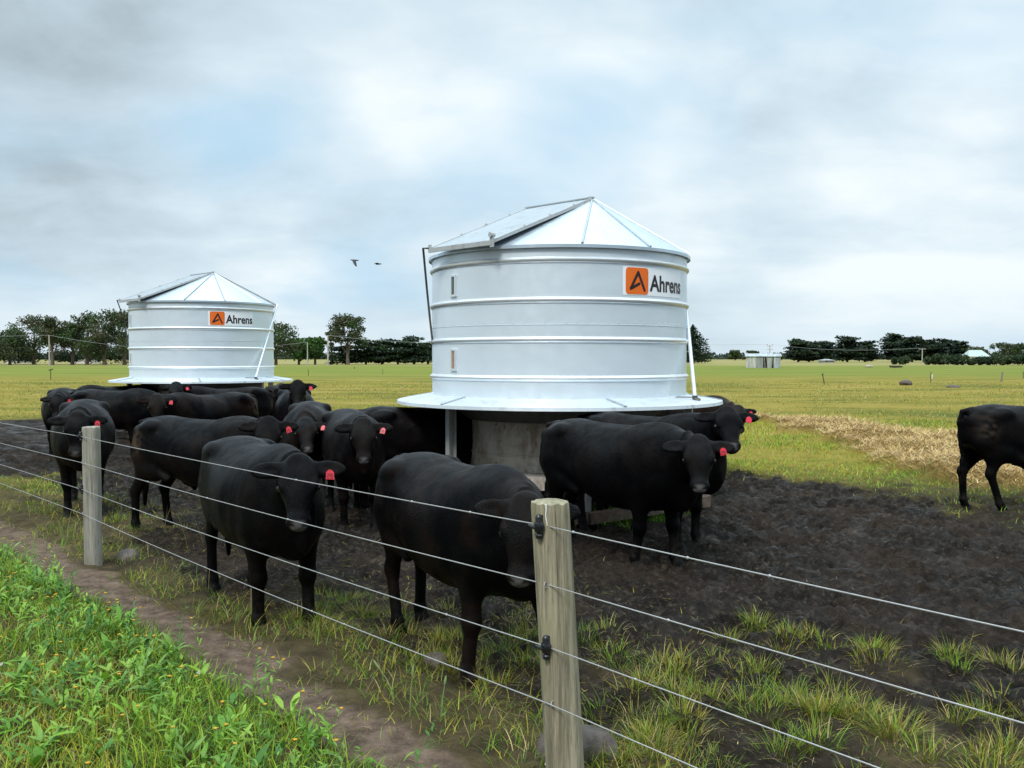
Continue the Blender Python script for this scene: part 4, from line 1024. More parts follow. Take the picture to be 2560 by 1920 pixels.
# pasture beyond the mud
B = Blades()
x, y = scatter(260000, -16, 13, 7, 24, lambda x, y: (1 - m_mud(x, y)) * (1 - m_straw(x, y)) * sstep(.5, 1.0, fence_s(x, y)) * (.25 + .75 * (fbm(x * 1.1, y * 1.1, 63) > .45)) * np.clip(14 / y, .35, 1))
n = len(x); yl = sstep(.40, .58, fbm(x * .45, y * .8, 66) + (y - 16) * .012)
pg = palette(n, [GREEN, LIME, DEEP, YEL], [5, 3, 3, 2]); py_ = palette(n, [GREEN, YEL, DRY, LIME], [2, 6, 1.5, 2]); col = np.where((RNG.random(n) < yl)[:, None], py_, pg)
B.add(base3(x, y), (.04 + .08 * RNG.random(n)) * (.7 + y / 50), .005 + .00035 * y, RNG.uniform(0, 6.28, n), .1 + .7 * RNG.random(n), .3 + 1.0 * RNG.random(n), col)
x, y = scatter(110000, -36, 36, 20, 62, lambda x, y: (1 - m_mud(x, y)) * (1 - m_straw(x, y)) * (fbm(x * .6, y * .9, 67) > .46) * np.clip(24 / y, .3, 1))
n = len(x); B.add(base3(x, y), .06 + .09 * RNG.random(n), .011 + .0004 * y, RNG.uniform(0, 6.28, n), .1 + .7 * RNG.random(n), .3 + 1.0 * RNG.random(n), palette(n, [GREEN, (.36, .29, .06), DRY, LIME, (.24, .21, .05)], [2, 5, 1.8, 1.4, 3]))
tag(B.build('pasture_grass', M_GRASS), 'short yellow-green pasture grass spreading behind the herd', 'grass', kind='stuff')
# straw
B = Blades(); x, y = scatter(120000, 5, 11, 10, 28, lambda x, y: sstep(.12, .75, m_straw(x, y)) * .8)
n = len(x); B.add(base3(x, y) + np.array([0, 0, .01]) + np.stack([0 * x, 0 * x, .06 * RNG.random(n) ** 2], -1), .08 + .16 * RNG.random(n), .006 + .0003 * y, RNG.uniform(0, 6.28, n), 1.05 + .55 * RNG.random(n), (RNG.random(n) - .5) * .9, palette(n, [(.64, .45, .18), (.48, .31, .11), (.26, .16, .065), (.76, .60, .30)], [4, 3, 2, 1.3]))
x, y = scatter(30000, -6, 9, 4.5, 15, lambda x, y: m_mud(x, y) * sstep(.38, .66, fbm(x * .9, y * .9, 19)) * .6)
n = len(x); B.add(base3(x, y) + np.array([0, 0, .014]), .025 + .05 * RNG.random(n), .004 + 0 * x, RNG.uniform(0, 6.28, n), 1.2 + .35 * RNG.random(n), .1 + 0 * x, palette(n, [(.20, .145, .08), (.10, .07, .042), (.36, .29, .19), (.05, .038, .026)], [2, 3, .5, 3]))
tag(B.build('straw', M_STRAW), 'swath of scattered golden straw lying on the grass at right', 'straw', kind='stuff')
# broad-leaved weeds, clover and small yellow flowers on the verge
B = Blades(); FL = Blades()
wx, wy = scatter(26000, -8, 1.2, 3.15, 11, lambda x, y: sstep(-.36, -.55, fence_s(x, y)) * sstep(-1.9, -.95, fence_s(x, y) + (fbm(x * 1.1, y * 1.1, 7) - .5) * 2.2) * (.35 + .65 * (fbm(x * 2, y * 2, 13) > .47)) * np.clip(1.1 - y / 14, .15, 1) * .55)
WG = [(.12, .28, .022), (.21, .40, .035), (.07, .19, .025), (.18, .33, .06), (.26, .42, .05)]
for cx, cy in zip(wx, wy):
    k = random.random(); nl = random.randint(5, 10); tall = random.random() < .2; z0 = gz(cx, cy); g0 = np.array(random.choice(WG))
    if not tall:
        a = RNG.uniform(0, 6.28, nl); L = (.03 + .085 * RNG.random(nl)) * (.5 + .9 * k * k); b = np.tile([cx, cy, z0], (nl, 1)); b[:, :2] += RNG.normal(size=(nl, 2)) * .02; b[:, 2] += .09 * RNG.random(nl)
        B.add(b, L, L * .26, a, .35 + .7 * RNG.random(nl), .5 + .7 * RNG.random(nl), g0 * (1 + .3 * (RNG.random((nl, 1)) - .5)), prof=(.25, 1.0, .85), faceaz=a + math.pi / 2)
    else:
        H_ = .16 + .22 * random.random(); az = random.uniform(0, 6.28); le = random.uniform(.05, .35)
        B.add(np.array([[cx, cy, z0]]), np.array([H_]), np.array([.006]), np.array([az]), np.array([le]), np.array([.25]), g0[None] * 1.1, prof=(1, 1, .8))
        m_ = int(H_ / .022); t_ = np.linspace(.15, 1, m_); aa = le + .25 * t_ * .7
        pp = np.stack([cx + np.sin(aa) * math.cos(az) * H_ * t_, cy + np.sin(aa) * math.sin(az) * H_ * t_, z0 + np.cos(aa) * H_ * t_], -1); a = RNG.uniform(0, 6.28, m_) ; L = (.085 - .055 * t_) * (.7 + .6 * RNG.random(m_))
        B.add(pp, L, L * .24, a, .6 + .5 * RNG.random(m_), .4 + .5 * RNG.random(m_), g0 * (1 + .3 * (RNG.random((m_, 1)) - .5)), prof=(.3, 1.0, .8), faceaz=a + math.pi / 2)
        if random.random() < .8:
            nf = 7; a = np.arange(nf) * 6.28 / nf; tp = np.tile(pp[-1], (nf, 1)); FL.add(tp, np.full(nf, .013), np.full(nf, .009), a, np.full(nf, .7), np.full(nf, .3), np.tile([.72, .42, .03], (nf, 1)), prof=(.5, 1, .9), faceaz=a + math.pi / 2)
cx_, cy_ = scatter(3600, -8, 1.0, 3.2, 10, lambda x, y: sstep(-.5, -.8, fence_s(x, y)) * .055 * (fbm(x * 1.5, y * 1.5, 4) > .45))
for cx, cy in zip(cx_, cy_):
    z0 = gz(cx, cy); H_ = random.uniform(.12, .2); az = random.uniform(0, 6.28); B.add(np.array([[cx, cy, z0]]), np.array([H_]), np.array([.003]), np.array([az]), np.array([.15]), np.array([.1]), np.array([[.10, .2, .03]]), prof=(1, 1, 1))
    tp = np.array([cx + math.sin(.2) * math.cos(az) * H_, cy + math.sin(.2) * math.sin(az) * H_, z0 + H_ * .97]); nf = 22; a = RNG.uniform(0, 6.28, nf)
    FL.add(np.tile(tp, (nf, 1)), .009 + .004 * RNG.random(nf), np.full(nf, .0055), a, RNG.uniform(0, 2.0, nf), np.full(nf, .2), np.tile([.78, .76, .66], (nf, 1)), prof=(.6, 1, .9), faceaz=a + math.pi / 2)
tag(B.build('weeds', M_WEED), 'lush broad-leaved weeds and clover crowding the verge at lower left', 'weeds', kind='stuff')
tag(FL.build('small_flowers', M_FLOWER), 'tiny white clover heads and yellow flowers dotted over the verge', 'flowers', kind='stuff')
# single seed heads by the wires
def stalk(label, px, py, H_, lean, az, rh, colr, headlen=.035):
    c = ground(px, py); root = empty('seed_stalk', (c.x, c.y, gz(c.x, c.y))); tag(root, label, 'grass stalk')
    pts = [Vector((math.sin(lean * t_) * math.cos(az) * H_ * t_, math.sin(lean * t_) * math.sin(az) * H_ * t_, H_ * t_)) for t_ in np.linspace(0, 1, 8)]
    mt = mat_plain('stalk', colr, .7, 0, .25, 40); m = MB(); m.tube(pts, [.0028] * 6 + [.002, .002], 6); m.build('stem', mt, root)
    d = (pts[-1] - pts[-2]).normalized(); hd_ = [pts[-1] + d * headlen * q for q in (-.1, .15, .5, .85, 1.1)]; m = MB(); m.tube(hd_, [.003, rh, rh * 1.1, rh * .7, .001], 8)
    m.build('seed_head', mt, root, smooth=True)
stalk('tall pale dry seed head standing before the wires left of the foremost steer', 628, 1530, .43, .02, 0, .008, (.42, .33, .19), .05)
stalk('green seed head by the hoof of the walking steer', 1025, 1790, .20, .1, 1, .006, (.20, .28, .09), .045)
stalk('green seed head leaning left at the edge of the bare soil', 985, 1760, .17, .5, 2.8, .006, (.22, .28, .10), .05)
stalk('green seed head standing right of the others above the grass strip', 1105, 1790, .15, .1, .5, .006, (.20, .30, .10), .04)

# ------------------------------------------------------------------ trees
M_LEAF = mat_leaf('tree_foliage', .6, .2, .25); M_BARK = mat_plain('bark', (.16, .125, .10), .9, 0, .45, 3); M_PALEBARK = mat_plain('pale_bark', (.30, .26, .22), .9, 0, .4, 3)
def crown_mesh(clumps, n, size, cols, flat=.0, up=.3):
    cl = np.array([c[:3] for c in clumps]); rr = np.array([c[3:6] for c in clumps]); a = rr[:, 0] * rr[:, 2]; i = RNG.choice(len(cl), n, p=a / a.sum())
    d = RNG.normal(size=(n, 3)); d /= np.linalg.norm(d, axis=1)[:, None]; rad_ = (RNG.random(n) ** .45) * (1 + .12 * RNG.normal(size=n))
    p = cl[i] + d * rr[i] * rad_[:, None]; s = size * (.5 + RNG.random(n))
    e1 = RNG.normal(size=(n, 3)); e1[:, 2] *= (1 - flat); e1 /= np.linalg.norm(e1, axis=1)[:, None]; e2 = RNG.normal(size=(n, 3)); e2[:, 2] *= (1 - flat); e2 /= np.linalg.norm(e2, axis=1)[:, None]
    V = np.stack([p - e1 * s[:, None] * .5, p + e1 * s[:, None] * .5, p + e2 * s[:, None] * .6, p - e2 * s[:, None] * .35], 1).reshape(-1, 3)
    tint = np.array(cols)[RNG.integers(0, len(cols), len(cl))] * (.8 + .4 * RNG.random((len(cl), 1))); c = tint[i] * (.75 + .5 * RNG.random((n, 1)))
    Fq = np.arange(n)[:, None] * 4 + np.array([0, 2, 1, 3]); return fast_mesh('crown', V, quads=Fq, col=np.repeat(c, 4, 0))
GUMC = [(.055, .075, .028), (.07, .085, .035), (.045, .07, .03), (.085, .085, .04), (.05, .09, .025)]
CYPC = [(.022, .040, .022), (.032, .055, .025), (.018, .034, .022)]
HEDC = [(.03, .055, .028), (.045, .08, .03), (.025, .045, .028)]
def tree(kind, label, px, d, ytop, wpx, seed, group=None, base_py=None, trunk=True, dense=1.0, n=2600):
    R_ = random.Random(seed); x = (px - 1280) / F_PX * d; Hh = zat(ytop, d); Wd = wpx / F_PX * d / 2 * 1.15
    names = dict(gum='gum_tree', cypress='cypress_tree', willow='leafy_tree', conifer='conifer_tree', bush='bush', umbrella='gum_tree')
    root = empty(names[kind], (x, d, 0)); tag(root, label, 'bush' if kind == 'bush' else 'tree', group); cl = []
    if kind in ('gum', 'umbrella'):
        k = int(20 * dense) if kind == 'gum' else 7
        for i in range(k):
            t_ = (i + .5) / k; a = i * 2.4 + R_.random(); zc = Hh * (.42 + .5 * (t_ if kind == 'gum' else .75 + .25 * R_.random())); q = Wd * (.85 * math.sqrt(max(0, 1 - ((zc / Hh - .55) / .48) ** 2))) * (.35 + .65 * R_.random())
            r = Wd * (.20 + .15 * R_.random()); cl.append((q * math.cos(a), q * math.sin(a), zc, r * 1.15, r * 1.1, min(r * .8, Hh - zc)))
        cl.append((0, 0, Hh * .86, Wd * .4, Wd * .4, Hh * .14))
        if dense >= 1:
            for i in range(8): cl.append(((R_.random() - .5) * 1.7 * Wd, (R_.random() - .5) * Wd, Hh * (.24 + .2 * R_.random()), Wd * .45, Wd * .4, Hh * .15))
        cols, sz, fl = GUMC, .34, 0
    elif kind == 'cypress':
        k = 15
        for i in range(k):
            t_ = (i + .5) / k; zc = Hh * (.12 + .82 * t_); q = Wd * (1.0 if t_ < .55 else 1.0 - .9 * (t_ - .55)) ; a = R_.random() * 6.28
            cl.append((q * .45 * math.cos(a), q * .45 * math.sin(a), zc, q * (.55 + .2 * R_.random()), q * .6, Hh * .065))
            cl.append((-q * .5 * math.cos(a + 1), q * .4 * math.sin(a), zc - .3, q * (.45 + .2 * R_.random()), q * .5, Hh * .055))
        cols, sz, fl = (HEDC if 'hedge' in label else CYPC), .42, .6
    elif kind == 'conifer':
        for i in range(16):
            t_ = i / 15; zc = Hh * (.08 + .88 * t_); q = Wd * (1 - t_ ** 1.6 * .93); cl.append(((R_.random() - .5) * .2 * q, 0, zc, q, q, Hh * .055))
        cols, sz, fl = CYPC, .36, .6
    elif kind == 'willow':
        for i in range(13):
            a = i * 2.4; q = Wd * .7 * R_.random(); zc = Hh * (.35 + .5 * R_.random()); r = Wd * (.3 + .12 * R_.random()); cl.append((q * math.cos(a), q * math.sin(a), zc, r, r, r * .9))
        for i in range(4): cl.append(((R_.random() - .5) * Wd, 0, Hh * .88, Wd * .28, Wd * .28, Hh * .11))
        cols, sz, fl = [(.07, .15, .03), (.09, .18, .035), (.05, .11, .025)], .38, 0
    else:
        for i in range(7): a = i * 2.4; cl.append((Wd * .45 * math.cos(a), Wd * .45 * math.sin(a), Hh * (.35 + .25 * R_.random()), Wd * .55, Wd * .55, Hh * .36))
        cols, sz, fl = [(.04, .065, .03), (.055, .08, .035), (.03, .055, .028)], .34, 0
    sz *= d / 200; mesh_obj('crown', crown_mesh(cl, int(n * (1.4 if kind == 'gum' else 1.5)), sz * 1.15, cols, fl), M_LEAF, root)
    if trunk and kind != 'bush':
        m = MB(); r0 = .02 * Hh + .12; top = Vector((R_.uniform(-.3, .3), 0, Hh * .6)); m.tube([(0, 0, -.2), (R_.uniform(-.1, .1), 0, Hh * .15), (R_.uniform(-.2, .2), 0, Hh * .35), top], [r0 * 1.3, r0, r0 * .8, r0 * .5], 7)
        for i in range(7 if kind in ('gum', 'willow', 'umbrella') else 3):
            c = cl[(i * 2) % len(cl)]; s0 = Vector((0, 0, Hh * R_.uniform(.08, .4))); e = Vector(c[:3]); m.tube([s0, s0.lerp(e, .5) + Vector((0, 0, -.03 * Hh)), e], [r0 * .5, r0 * .35, r0 * .12], 5)
        m.build('trunk', M_PALEBARK if kind == 'umbrella' else M_BARK, root)
    return root
G1 = 'gum trees behind the pasture at left'
for i, (px, yt, wp, dn, lb) in enumerate([(-30, 842, 110, 1, 'low spreading gum tree cut by the left edge of the picture'), (25, 822, 90, 1, 'gum tree near the left edge with a yellowish lower crown'),
        (85, 786, 105, 1, 'broad dark gum tree with a rounded top left of the pale power pole'), (132, 792, 90, .8, 'gum tree with a flat-topped crown just right of the pale power pole'),
        (182, 805, 70, .6, 'thin gum tree with much sky showing through its crown'), (218, 778, 85, 1, 'brown-green gum tree rising at the left of the tallest group'),
        (262, 772, 95, 1.2, 'tallest gum tree of the left group, full dark crown'), (312, 775, 90, .9, 'gum tree touching the left side of the farther silo, branches open to the sky'), (365, 800, 110, 1, 'gum tree hidden behind the farther silo')]):
    if px == 365: continue
    tree('gum', lb, px, 185 + (i % 3) * 7, yt, wp, 20 + i, G1, dense=dn, n=3400)
for i, (px, yt, wp) in enumerate([(60, 868, 90), (160, 870, 90), (240, 862, 100), (305, 850, 100), (-10, 870, 80)]):
    tree('bush', ['low dark shrub under the broad gum tree', 'low dark shrub under the flat-topped gum tree', 'low dark shrub under the tallest gum tree', 'dark shrub against the left side of the farther silo', 'low dark shrub at the left edge of the picture'][i], px, 205 + i * 2, yt, wp, 60 + i, 'shrubs under the gum trees', n=1500)
tree('gum', 'dark gum tree directly right of the farther silo', 690, 190, 803, 105, 41, dense=1.3, n=4200)
tree('willow', 'bright green leafy tree, left of two joined crowns behind the power poles', 748, 196, 845, 74, 42)
tree('willow', 'bright green leafy tree, right of two joined crowns, gap under its branches', 788, 197, 842, 66, 43)
tree('gum', 'tall open gum tree with sky between its limbs, left of the dark hedge trees', 870, 195, 784, 100, 44, dense=.75, n=3400)
tree('gum', 'slender gum tree beside the pale power pole, leaning left', 828, 200, 826, 36, 45, dense=.5, n=900)
for i, (px, yt, wp) in enumerate([(865, 862, 90), (915, 848, 80), (955, 845, 80), (995, 846, 80), (1035, 836, 80), (1070, 852, 70)]):
    tree('cypress', ['low dark hedge tree at the foot of the tall open gum', 'dark hedge tree just right of the tall open gum', 'dark round hedge tree, third along from the tall gum', 'dark hedge tree in the middle right of the row', 'highest dark hedge tree with a knobbly top', 'dark hedge tree against the left flank of the nearer silo'][i], px, 200 + i, yt, wp, 70 + i, 'dark hedge trees between the silos', n=2800)
tree('conifer', 'pointed dark conifer just right of the nearer silo', 1732, 225, 812, 90, 80, n=4200)
G2 = 'dark cypresses on the right horizon'
for i, (px, yt, wp, lb) in enumerate([(1995, 845, 60, 'ragged dark cypress, leftmost of the right-hand trees, branches reaching left'), (2022, 852, 60, 'dark cypress joined to the ragged leftmost one'), (2062, 851, 70, 'dark rounded cypress right of the ragged pair'),
        (2118, 838, 78, 'spreading dark cypress with a bare limb on its left side'), (2162, 850, 74, 'dark cypress sloping down to the right beside the spreading one'), (2236, 830, 74, 'tallest dark cypress of the right-hand block'),
        (2280, 838, 76, 'dark cypress second in the long block, behind the crossarm pole'), (2330, 845, 80, 'dark flat-topped cypress in the middle of the long block'), (2370, 846, 66, 'dark flat-topped cypress near the end of the long block'), (2400, 852, 44, 'last dark cypress of the long block, jagged right edge')]):
    tree('cypress', lb, px, 285 + (i % 3) * 5, yt, wp, 90 + i, G2, n=3200)
for i, (px, yt, wp, dd, lb) in enumerate([(2236, 893, 13, 200, 'tiny upright bush in front of the cypresses'), (2260, 888, 26, 195, 'small round green bush in front of the tallest cypress'), (2325, 891, 30, 190, 'low brownish bush right of the crossarm pole'), (2346, 883, 26, 188, 'rounded bush at the left end of the hedge'),
        (2375, 885, 36, 186, 'rounded bush, second from the left in the hedge'), (2402, 884, 34, 184, 'rounded bush left of the pale house roof'), (2428, 894, 26, 182, 'low bush in front of the pale house roof'), (2462, 886, 44, 182, 'broad bush right of the pale house roof'), (2496, 884, 44, 181, 'broad bush in the middle of the right end of the hedge'), (2530, 886, 44, 180, 'broad bush next to the last in the hedge'), (2560, 878, 50, 180, 'bush cut by the right edge of the picture')]):
    tree('bush', lb, px, dd, yt, wp, 110 + i, 'bushes of the right-hand hedge', n=1300)
tree('gum', 'dark round tree behind the pale house roof', 2442, 260, 866, 44, 130, dense=1.2, n=1500)
tree('umbrella', 'airy gum tree with separate tufts near the right edge', 2503, 262, 856, 52, 131, n=700)
tree('gum', 'grey-green gum tree rising at the right edge behind the hedge', 2550, 258, 858, 80, 132, dense=1.2, n=2400)
tree('gum', 'small distant gum tree with a rounded crown left of the tin shed', 1837, 420, 875, 30, 133, n=900)
tree('umbrella', 'distant flat-topped tree showing over the roof of the tin shed', 1877, 420, 877, 34, 134, n=700)
tree('gum', 'tiny distant tree right of the tin shed', 1952, 430, 881, 9, 135, n=300)
cl = []
for i in range(170):
    a = i / 170; px = 1500 + 1150 * a; d = 620 + 40 * math.sin(i); cl.append(((px - 1280) / F_PX * d, d, 1.0, 9, 5, 2.6 + 1.5 * random.random()))
for i in range(150):
    px = -150 + 1450 * i / 150; d = 600 + 30 * math.sin(i * 2); cl.append(((px - 1280) / F_PX * d, d, 1.0, 9, 5, 2.6 + 1.8 * random.random()))
tag(mesh_obj('far_wood', crown_mesh(cl, 14000, 2.2, [(.04, .06, .045), (.05, .07, .05)], 0), M_LEAF), 'thin dark line of far-off woods along the horizon', 'woods', kind='stuff')
# ------------------------------------------------------------------ sheds and houses
M_TIN = None
def mat_tin(name, c):
    m, t, bs = base_mat(name); g = t.new('ShaderNodeTexCoord').outputs['Object']
    wv = t.new('ShaderNodeTexWave', wave_type='BANDS', bands_direction='X'); t.put(wv, 'Vector', g); t.put(wv, 'Scale', 4.0)
    st = t.noise(t.scale(g, (1.6, 1.6, .25)), 1.2, 4, .6)
    t.put(bs, 'Base Color', t.mix(t.mapr(st, .4, .62), tuple(k * .62 for k in c), c)); t.put(bs, 'Roughness', .55); t.put(bs, 'Metallic', .25)
    b = t.new('ShaderNodeBump'); t.put(b, 'Strength', .5); t.put(b, 'Distance', .02); t.put(b, 'Height', wv.outputs[1]); t.l.new(b.outputs[0], bs.inputs['Normal']); return m
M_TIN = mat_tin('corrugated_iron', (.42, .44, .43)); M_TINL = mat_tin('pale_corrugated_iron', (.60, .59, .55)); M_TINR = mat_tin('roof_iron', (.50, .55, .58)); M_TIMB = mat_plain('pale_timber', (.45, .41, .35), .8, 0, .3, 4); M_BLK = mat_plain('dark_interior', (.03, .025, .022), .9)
d = 137; sh = empty('tin_shed', ((1908 - 1280) / F_PX * d, d, 0), rad(-14)); tag(sh, 'grey corrugated tin shed with open bays standing alone in the pasture', 'shed')
L_, Dp, h0 = 5.1, 3.6, 1.85
m = MB(); m.box((-L_ / 2 + .03, Dp / 2, h0 / 2), (.06, Dp, h0)); m.build('side_wall', M_TINL, sh)
m = MB(); m.box((L_ / 2 - .03, Dp / 2, h0 / 2), (.06, Dp, h0)); m.build('side_wall', M_TIN, sh)
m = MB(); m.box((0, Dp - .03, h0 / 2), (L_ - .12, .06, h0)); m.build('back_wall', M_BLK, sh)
for x0, x1, mm in ((-2.55, -1.1, M_TINL), (-1.08, .0, M_TIN), (.55, 1.25, M_TIN), (1.55, 2.5, M_TINR)):
    m = MB(); m.box(((x0 + x1) / 2, .0, h0 / 2), (x1 - x0, .05, h0 - .02)); m.build('front_panel', mm, sh)
for x0, ln in ((.18, .1), (.48, .25), (1.35, -.1), (2.52, 0)):
    m = MB(); m.bar((x0 + ln, -.06, 0), (x0, -.06, h0), .11, .08); m.build('bay_post', M_TIMB, sh)
m = MB(); o = .2; zr = h0 + .42
m.add([(-L_ / 2 - o, -o, h0 - .02), (L_ / 2 + o, -o, h0 - .02), (L_ / 2 + o, Dp / 2, zr), (-L_ / 2 - o, Dp / 2, zr), (-L_ / 2 - o, Dp + o, h0 - .02), (L_ / 2 + o, Dp + o, h0 - .02)], [(0, 1, 2, 3), (3, 2, 5, 4)])
rf = m.build('roof', M_TINR, sh); md = rf.modifiers.new('thick', 'SOLIDIFY'); md.thickness = .06
m = MB(); m.add([(-L_ / 2, 0, h0), (-L_ / 2, Dp, h0), (-L_ / 2, Dp / 2, zr - .08)], [(0, 1, 2)]); m.add([(L_ / 2, 0, h0), (L_ / 2, Dp, h0), (L_ / 2, Dp / 2, zr - .08)], [(0, 2, 1)]); m.build('gable', M_TIN, sh)
def house(label, px, d, w, h, roofh, mw, mr, rz=0, nm='house'):
    r = empty(nm, ((px - 1280) / F_PX * d, d, 0), rz); tag(r, label, 'house' if nm == 'house' else 'shed')
    m = MB(); m.box((0, 2, h / 2), (w, 4, h)); wl = m.build('wall', mw, r)
    m = MB(); z = h + .01
    m.add([(-w / 2 - .3, -.4, z - .1), (w / 2 + .3, -.4, z - .1), (w / 2 + .3, 4.4, z - .1), (-w / 2 - .3, 4.4, z - .1), (-w / 2 + 1, 2, z + roofh), (w / 2 - 1, 2, z + roofh)], [(0, 1, 5, 4), (2, 3, 4, 5), (1, 2, 5), (3, 0, 4), (3, 2, 1, 0)]); m.build('roof', mr, r)
    for q in (-.25, .25): m = MB(); m.box((w * q, -.03, h * .55), (w * .14, .04, h * .35)); m.build('window', M_BLK, r)
M_PALE = mat_plain('pale_wall', (.62, .60, .55), .7, 0, .1); M_GREENR = mat_plain('pale_green_roof', (.40, .48, .45), .5, 0, .1)
house('house with a pale green roof showing above the right-hand hedge', 2447, 240, 5.5, 1.9, 1.7, M_PALE, M_GREENR)
house('pale building glimpsed between the gum trunks near the left edge', 35, 235, 5, 1.3, .5, M_PALE, M_TINR, nm='farm_building')
house('pale grey building glimpsed between the gum trunks left of the farther silo', 205, 235, 6, 1.6, .6, M_PALE, M_TINR, nm='farm_building')
house('low pale buildings under the dark cypresses right of the tin shed', 2072, 255, 3.2, .8, .3, M_TIN, M_TIN, nm='farm_building')
# ------------------------------------------------------------------ poles, pickets, lines
M_POLE = mat_plain('pale_pole', (.42, .40, .36), .8, 0, .2, 2)
def pole(label, px, d, ytop, arm=False, r=.16):
    H_ = zat(ytop, d); p = empty('power_pole', ((px - 1280) / F_PX * d, d, 0)); tag(p, label, 'power pole', 'power poles across the pasture'); m = MB(); m.tube([(0, 0, -.3), (0, 0, H_)], [r, r * .75], 8); m.build('pole', M_POLE, p)
    if arm:
        for z in ((.35, 1.3) if arm > 1 else (.15,)): m = MB(); m.bar((-.9, 0, H_ - z), (.9, 0, H_ - z), .12, .14); m.build('crossarm', M_POLE, p)
        m = MB()
    for x_ in ((-.7, .7) if arm else (0,)): m = MB(); m.tube([(x_, 0, H_ - .1), (x_, 0, H_ + .18)], .06, 6); m.build('insulator', M_DARKSTEEL, p)
    return Vector((p.location.x, d, H_))
a = pole('pale power pole before the broad gum tree at far left', 124, 176, 838)
b = pole('slim pale power pole in front of the bright green trees', 769, 178, 856, r=.13)
c = pole('pale power pole between the bright green trees and the tall open gum', 820, 172, 838, r=.17)
e = pole('power pole with two crossarms rising behind the tin shed', 1924, 250, 862, 2, .15)
g_ = pole('power pole with one crossarm in front of the long cypress block', 2305, 215, 871, 1, .14)
M_LINE = mat_plain('power_line', (.35, .37, .38), .5)
def line(label, p, q, sag):
    m = MB(); m.tube([p.lerp(q, i / 24) - Vector((0, 0, sag * 4 * (i / 24) * (1 - i / 24))) for i in range(25)], .035, 4); tag(m.build('power_line', M_LINE), label, 'cable', 'overhead power lines')
line('overhead line running left from the far left power pole', a, Vector((-160, 178, 6.4)), .5)
line('overhead line crossing the gum trees towards the farther silo', a, b + Vector((0, 0, .1)), 2.2)
line('overhead line from the tall open gum across the dark hedge trees', c, Vector((-8, 150, 4.2)), .5)
line('faint overhead line left of the double-armed pole', e + Vector((-.7, 0, .1)), Vector((20, 250, 5.9)), .4)
line('faint overhead line joining the two crossarm poles', e + Vector((.7, 0, .1)), g_ + Vector((-.7, 0, .1)), 1.0)
M_PICK = mat_plain('dark_picket', (.05, .042, .035), .8, .2, .3, 10); M_GREYW = mat_plain('grey_stump_wood', (.22, .20, .18), .9, 0, .3, 10)
def picket(label, px, py, h, lean=0, cap=None, mat=M_PICK, r=.028):
    c = ground(px, py); p = empty('picket', (c.x, c.y, gz(c.x, c.y))); tag(p, label, 'picket', 'pickets standing in the pasture'); m = MB(); m.tube([(0, 0, -.1), (lean * h, 0, h)], [r, r * .9], 6); m.build('stake', mat, p)
    if cap == 'knob': m = MB(); m.tube([(lean * h, 0, h - .02), (lean * h, 0, h + .07)], [.045, .05], 7); m.build('cap', mat, p)
    if cap == 'white': m = MB(); m.tube([(.07, -.02, .25), (.075, -.02, .5), (.07, -.02, .55)], [.035, .04, .02], 7); m.build('tag', M_DRIP, p)
    if cap == 'bar': m = MB(); m.bar((-.14, 0, h), (.18, 0, h + .08), .07, .07); m.build('top_piece', mat, p)
picket('thin leaning picket with a knobbed top, right of the nearer silo', 2062, 963, .64, -.22, 'knob'); picket('upright dark picket with a white tag', 2327, 956, .70, 0, 'white')
picket('thick grey blurred-looking stake towards the right edge', 2503, 954, .62, .12, 'knob', M_GREYW, .06); picket('dark picket at the right edge of the picture', 2558, 946, .55); picket('dark T-shaped picket in the left pasture', 127, 949, .72, 0, 'bar')
picket('thin picket in the green band between the silos, left one', 771, 940, .60); picket('very thin picket in the green band between the silos, near the nearer silo', 957, 936, .55, 0, None, M_PICK, .02); picket('short stub picket in the green band between the silos', 886, 922, .30, 0, None, M_PICK, .05)
c = ground(2263, 963); rock('low brown rock lying in the yellow pasture left of the tagged picket', (c.x, c.y, .1), .42, .3, .25, 31)
c = ground(2383, 969); rock('dark mossy stone in the pasture right of the tagged picket', (c.x, c.y, .02), .4, .3, .14, 33)
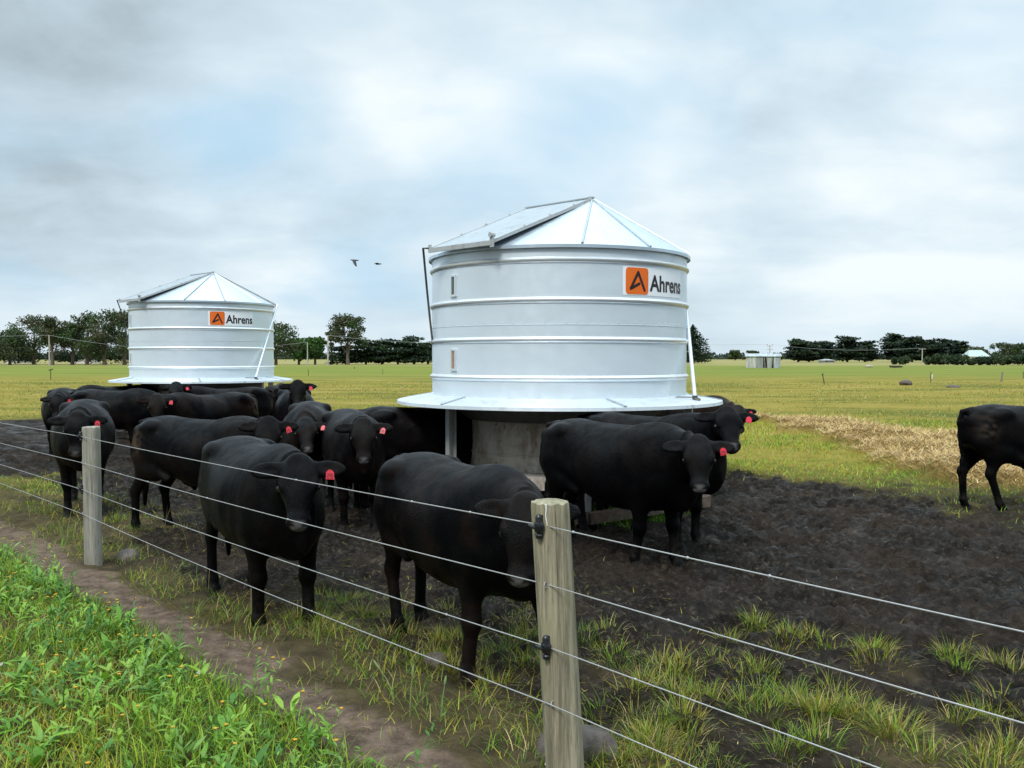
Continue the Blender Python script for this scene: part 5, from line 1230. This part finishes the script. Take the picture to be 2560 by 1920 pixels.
d = 136; lg = MB(); lg.tube([(-1.0, 0, .22), (-.3, 0, .18), (.4, 0, .2), (1.0, .1, .17)], [.15, .17, .16, .12], 8); o = lg.build('log', M_PICK, smooth=True); o.location = ((2240 - 1280) / F_PX * d, d, .05); tag(o, 'dark fallen log lying far off before the small bushes', 'log')
lg = MB(); lg.tube([(-.8, 0, .2), (0, 0, .25), (.45, 0, .2)], [.14, .18, .12], 8); o = lg.build('log', M_TIMB, smooth=True); o.location = ((2176 - 1280) / F_PX * d, d, .05); tag(o, 'pale log lying far off before the spreading cypress', 'log')
# ------------------------------------------------------------------ birds in flight
M_BIRD = mat_plain('dark_feathers', (.02, .02, .022), .7)
def bird(label, px, py, d, rz, flap, sc):
    r = empty('bird', ((px - 1280) / F_PX * d, d, zat(py, d)), rz); r.scale = (sc,) * 3; tag(r, label, 'bird')
    m = MB(); m.tube([(-.24, 0, .0), (-.16, 0, .005), (-.05, 0, 0), (.06, 0, 0), (.14, 0, .015), (.19, 0, .03), (.23, 0, .03), (.27, 0, .025)], [.03, .03, .05, .055, .04, .028, .022, .004], 8); bd = m.build('body', M_BIRD, r, smooth=True)
    for s in (1, -1):
        m = MB(); w1 = Vector((.02, s * .18, math.sin(flap) * .18)); w2 = Vector((-.06, s * .38, math.sin(flap) * .18 + math.sin(flap - .6) * .22)); rt = Vector((.02, s * .03, .02)); th = Vector((0, 0, .012)); cc = [(.09, -.09), (.08, -.10), (.03, -.04)]
        vs = []
        for p, (f0, f1) in zip((rt, w1, w2), cc): vs += [p + Vector((f0, 0, 0)), p + Vector((f1, 0, 0)), p + Vector((f1, 0, 0)) + th * .3, p + Vector((f0, 0, 0)) + th]
        fs = [(0, 1, 2, 3), (11, 10, 9, 8)]
        for i in range(2):
            for k in range(4): fs.append((i * 4 + k, i * 4 + (k + 1) % 4, i * 4 + 4 + (k + 1) % 4, i * 4 + 4 + k))
        m.add(vs, fs); m.build('wing', M_BIRD, bd)
bird('dark bird in flight with drooping wings, left of the two in the sky', 888, 652, 40, rad(185), -.7, .75)
bird('dark bird gliding to the right of the other in the sky', 946, 661, 42, rad(170), .35, .72)
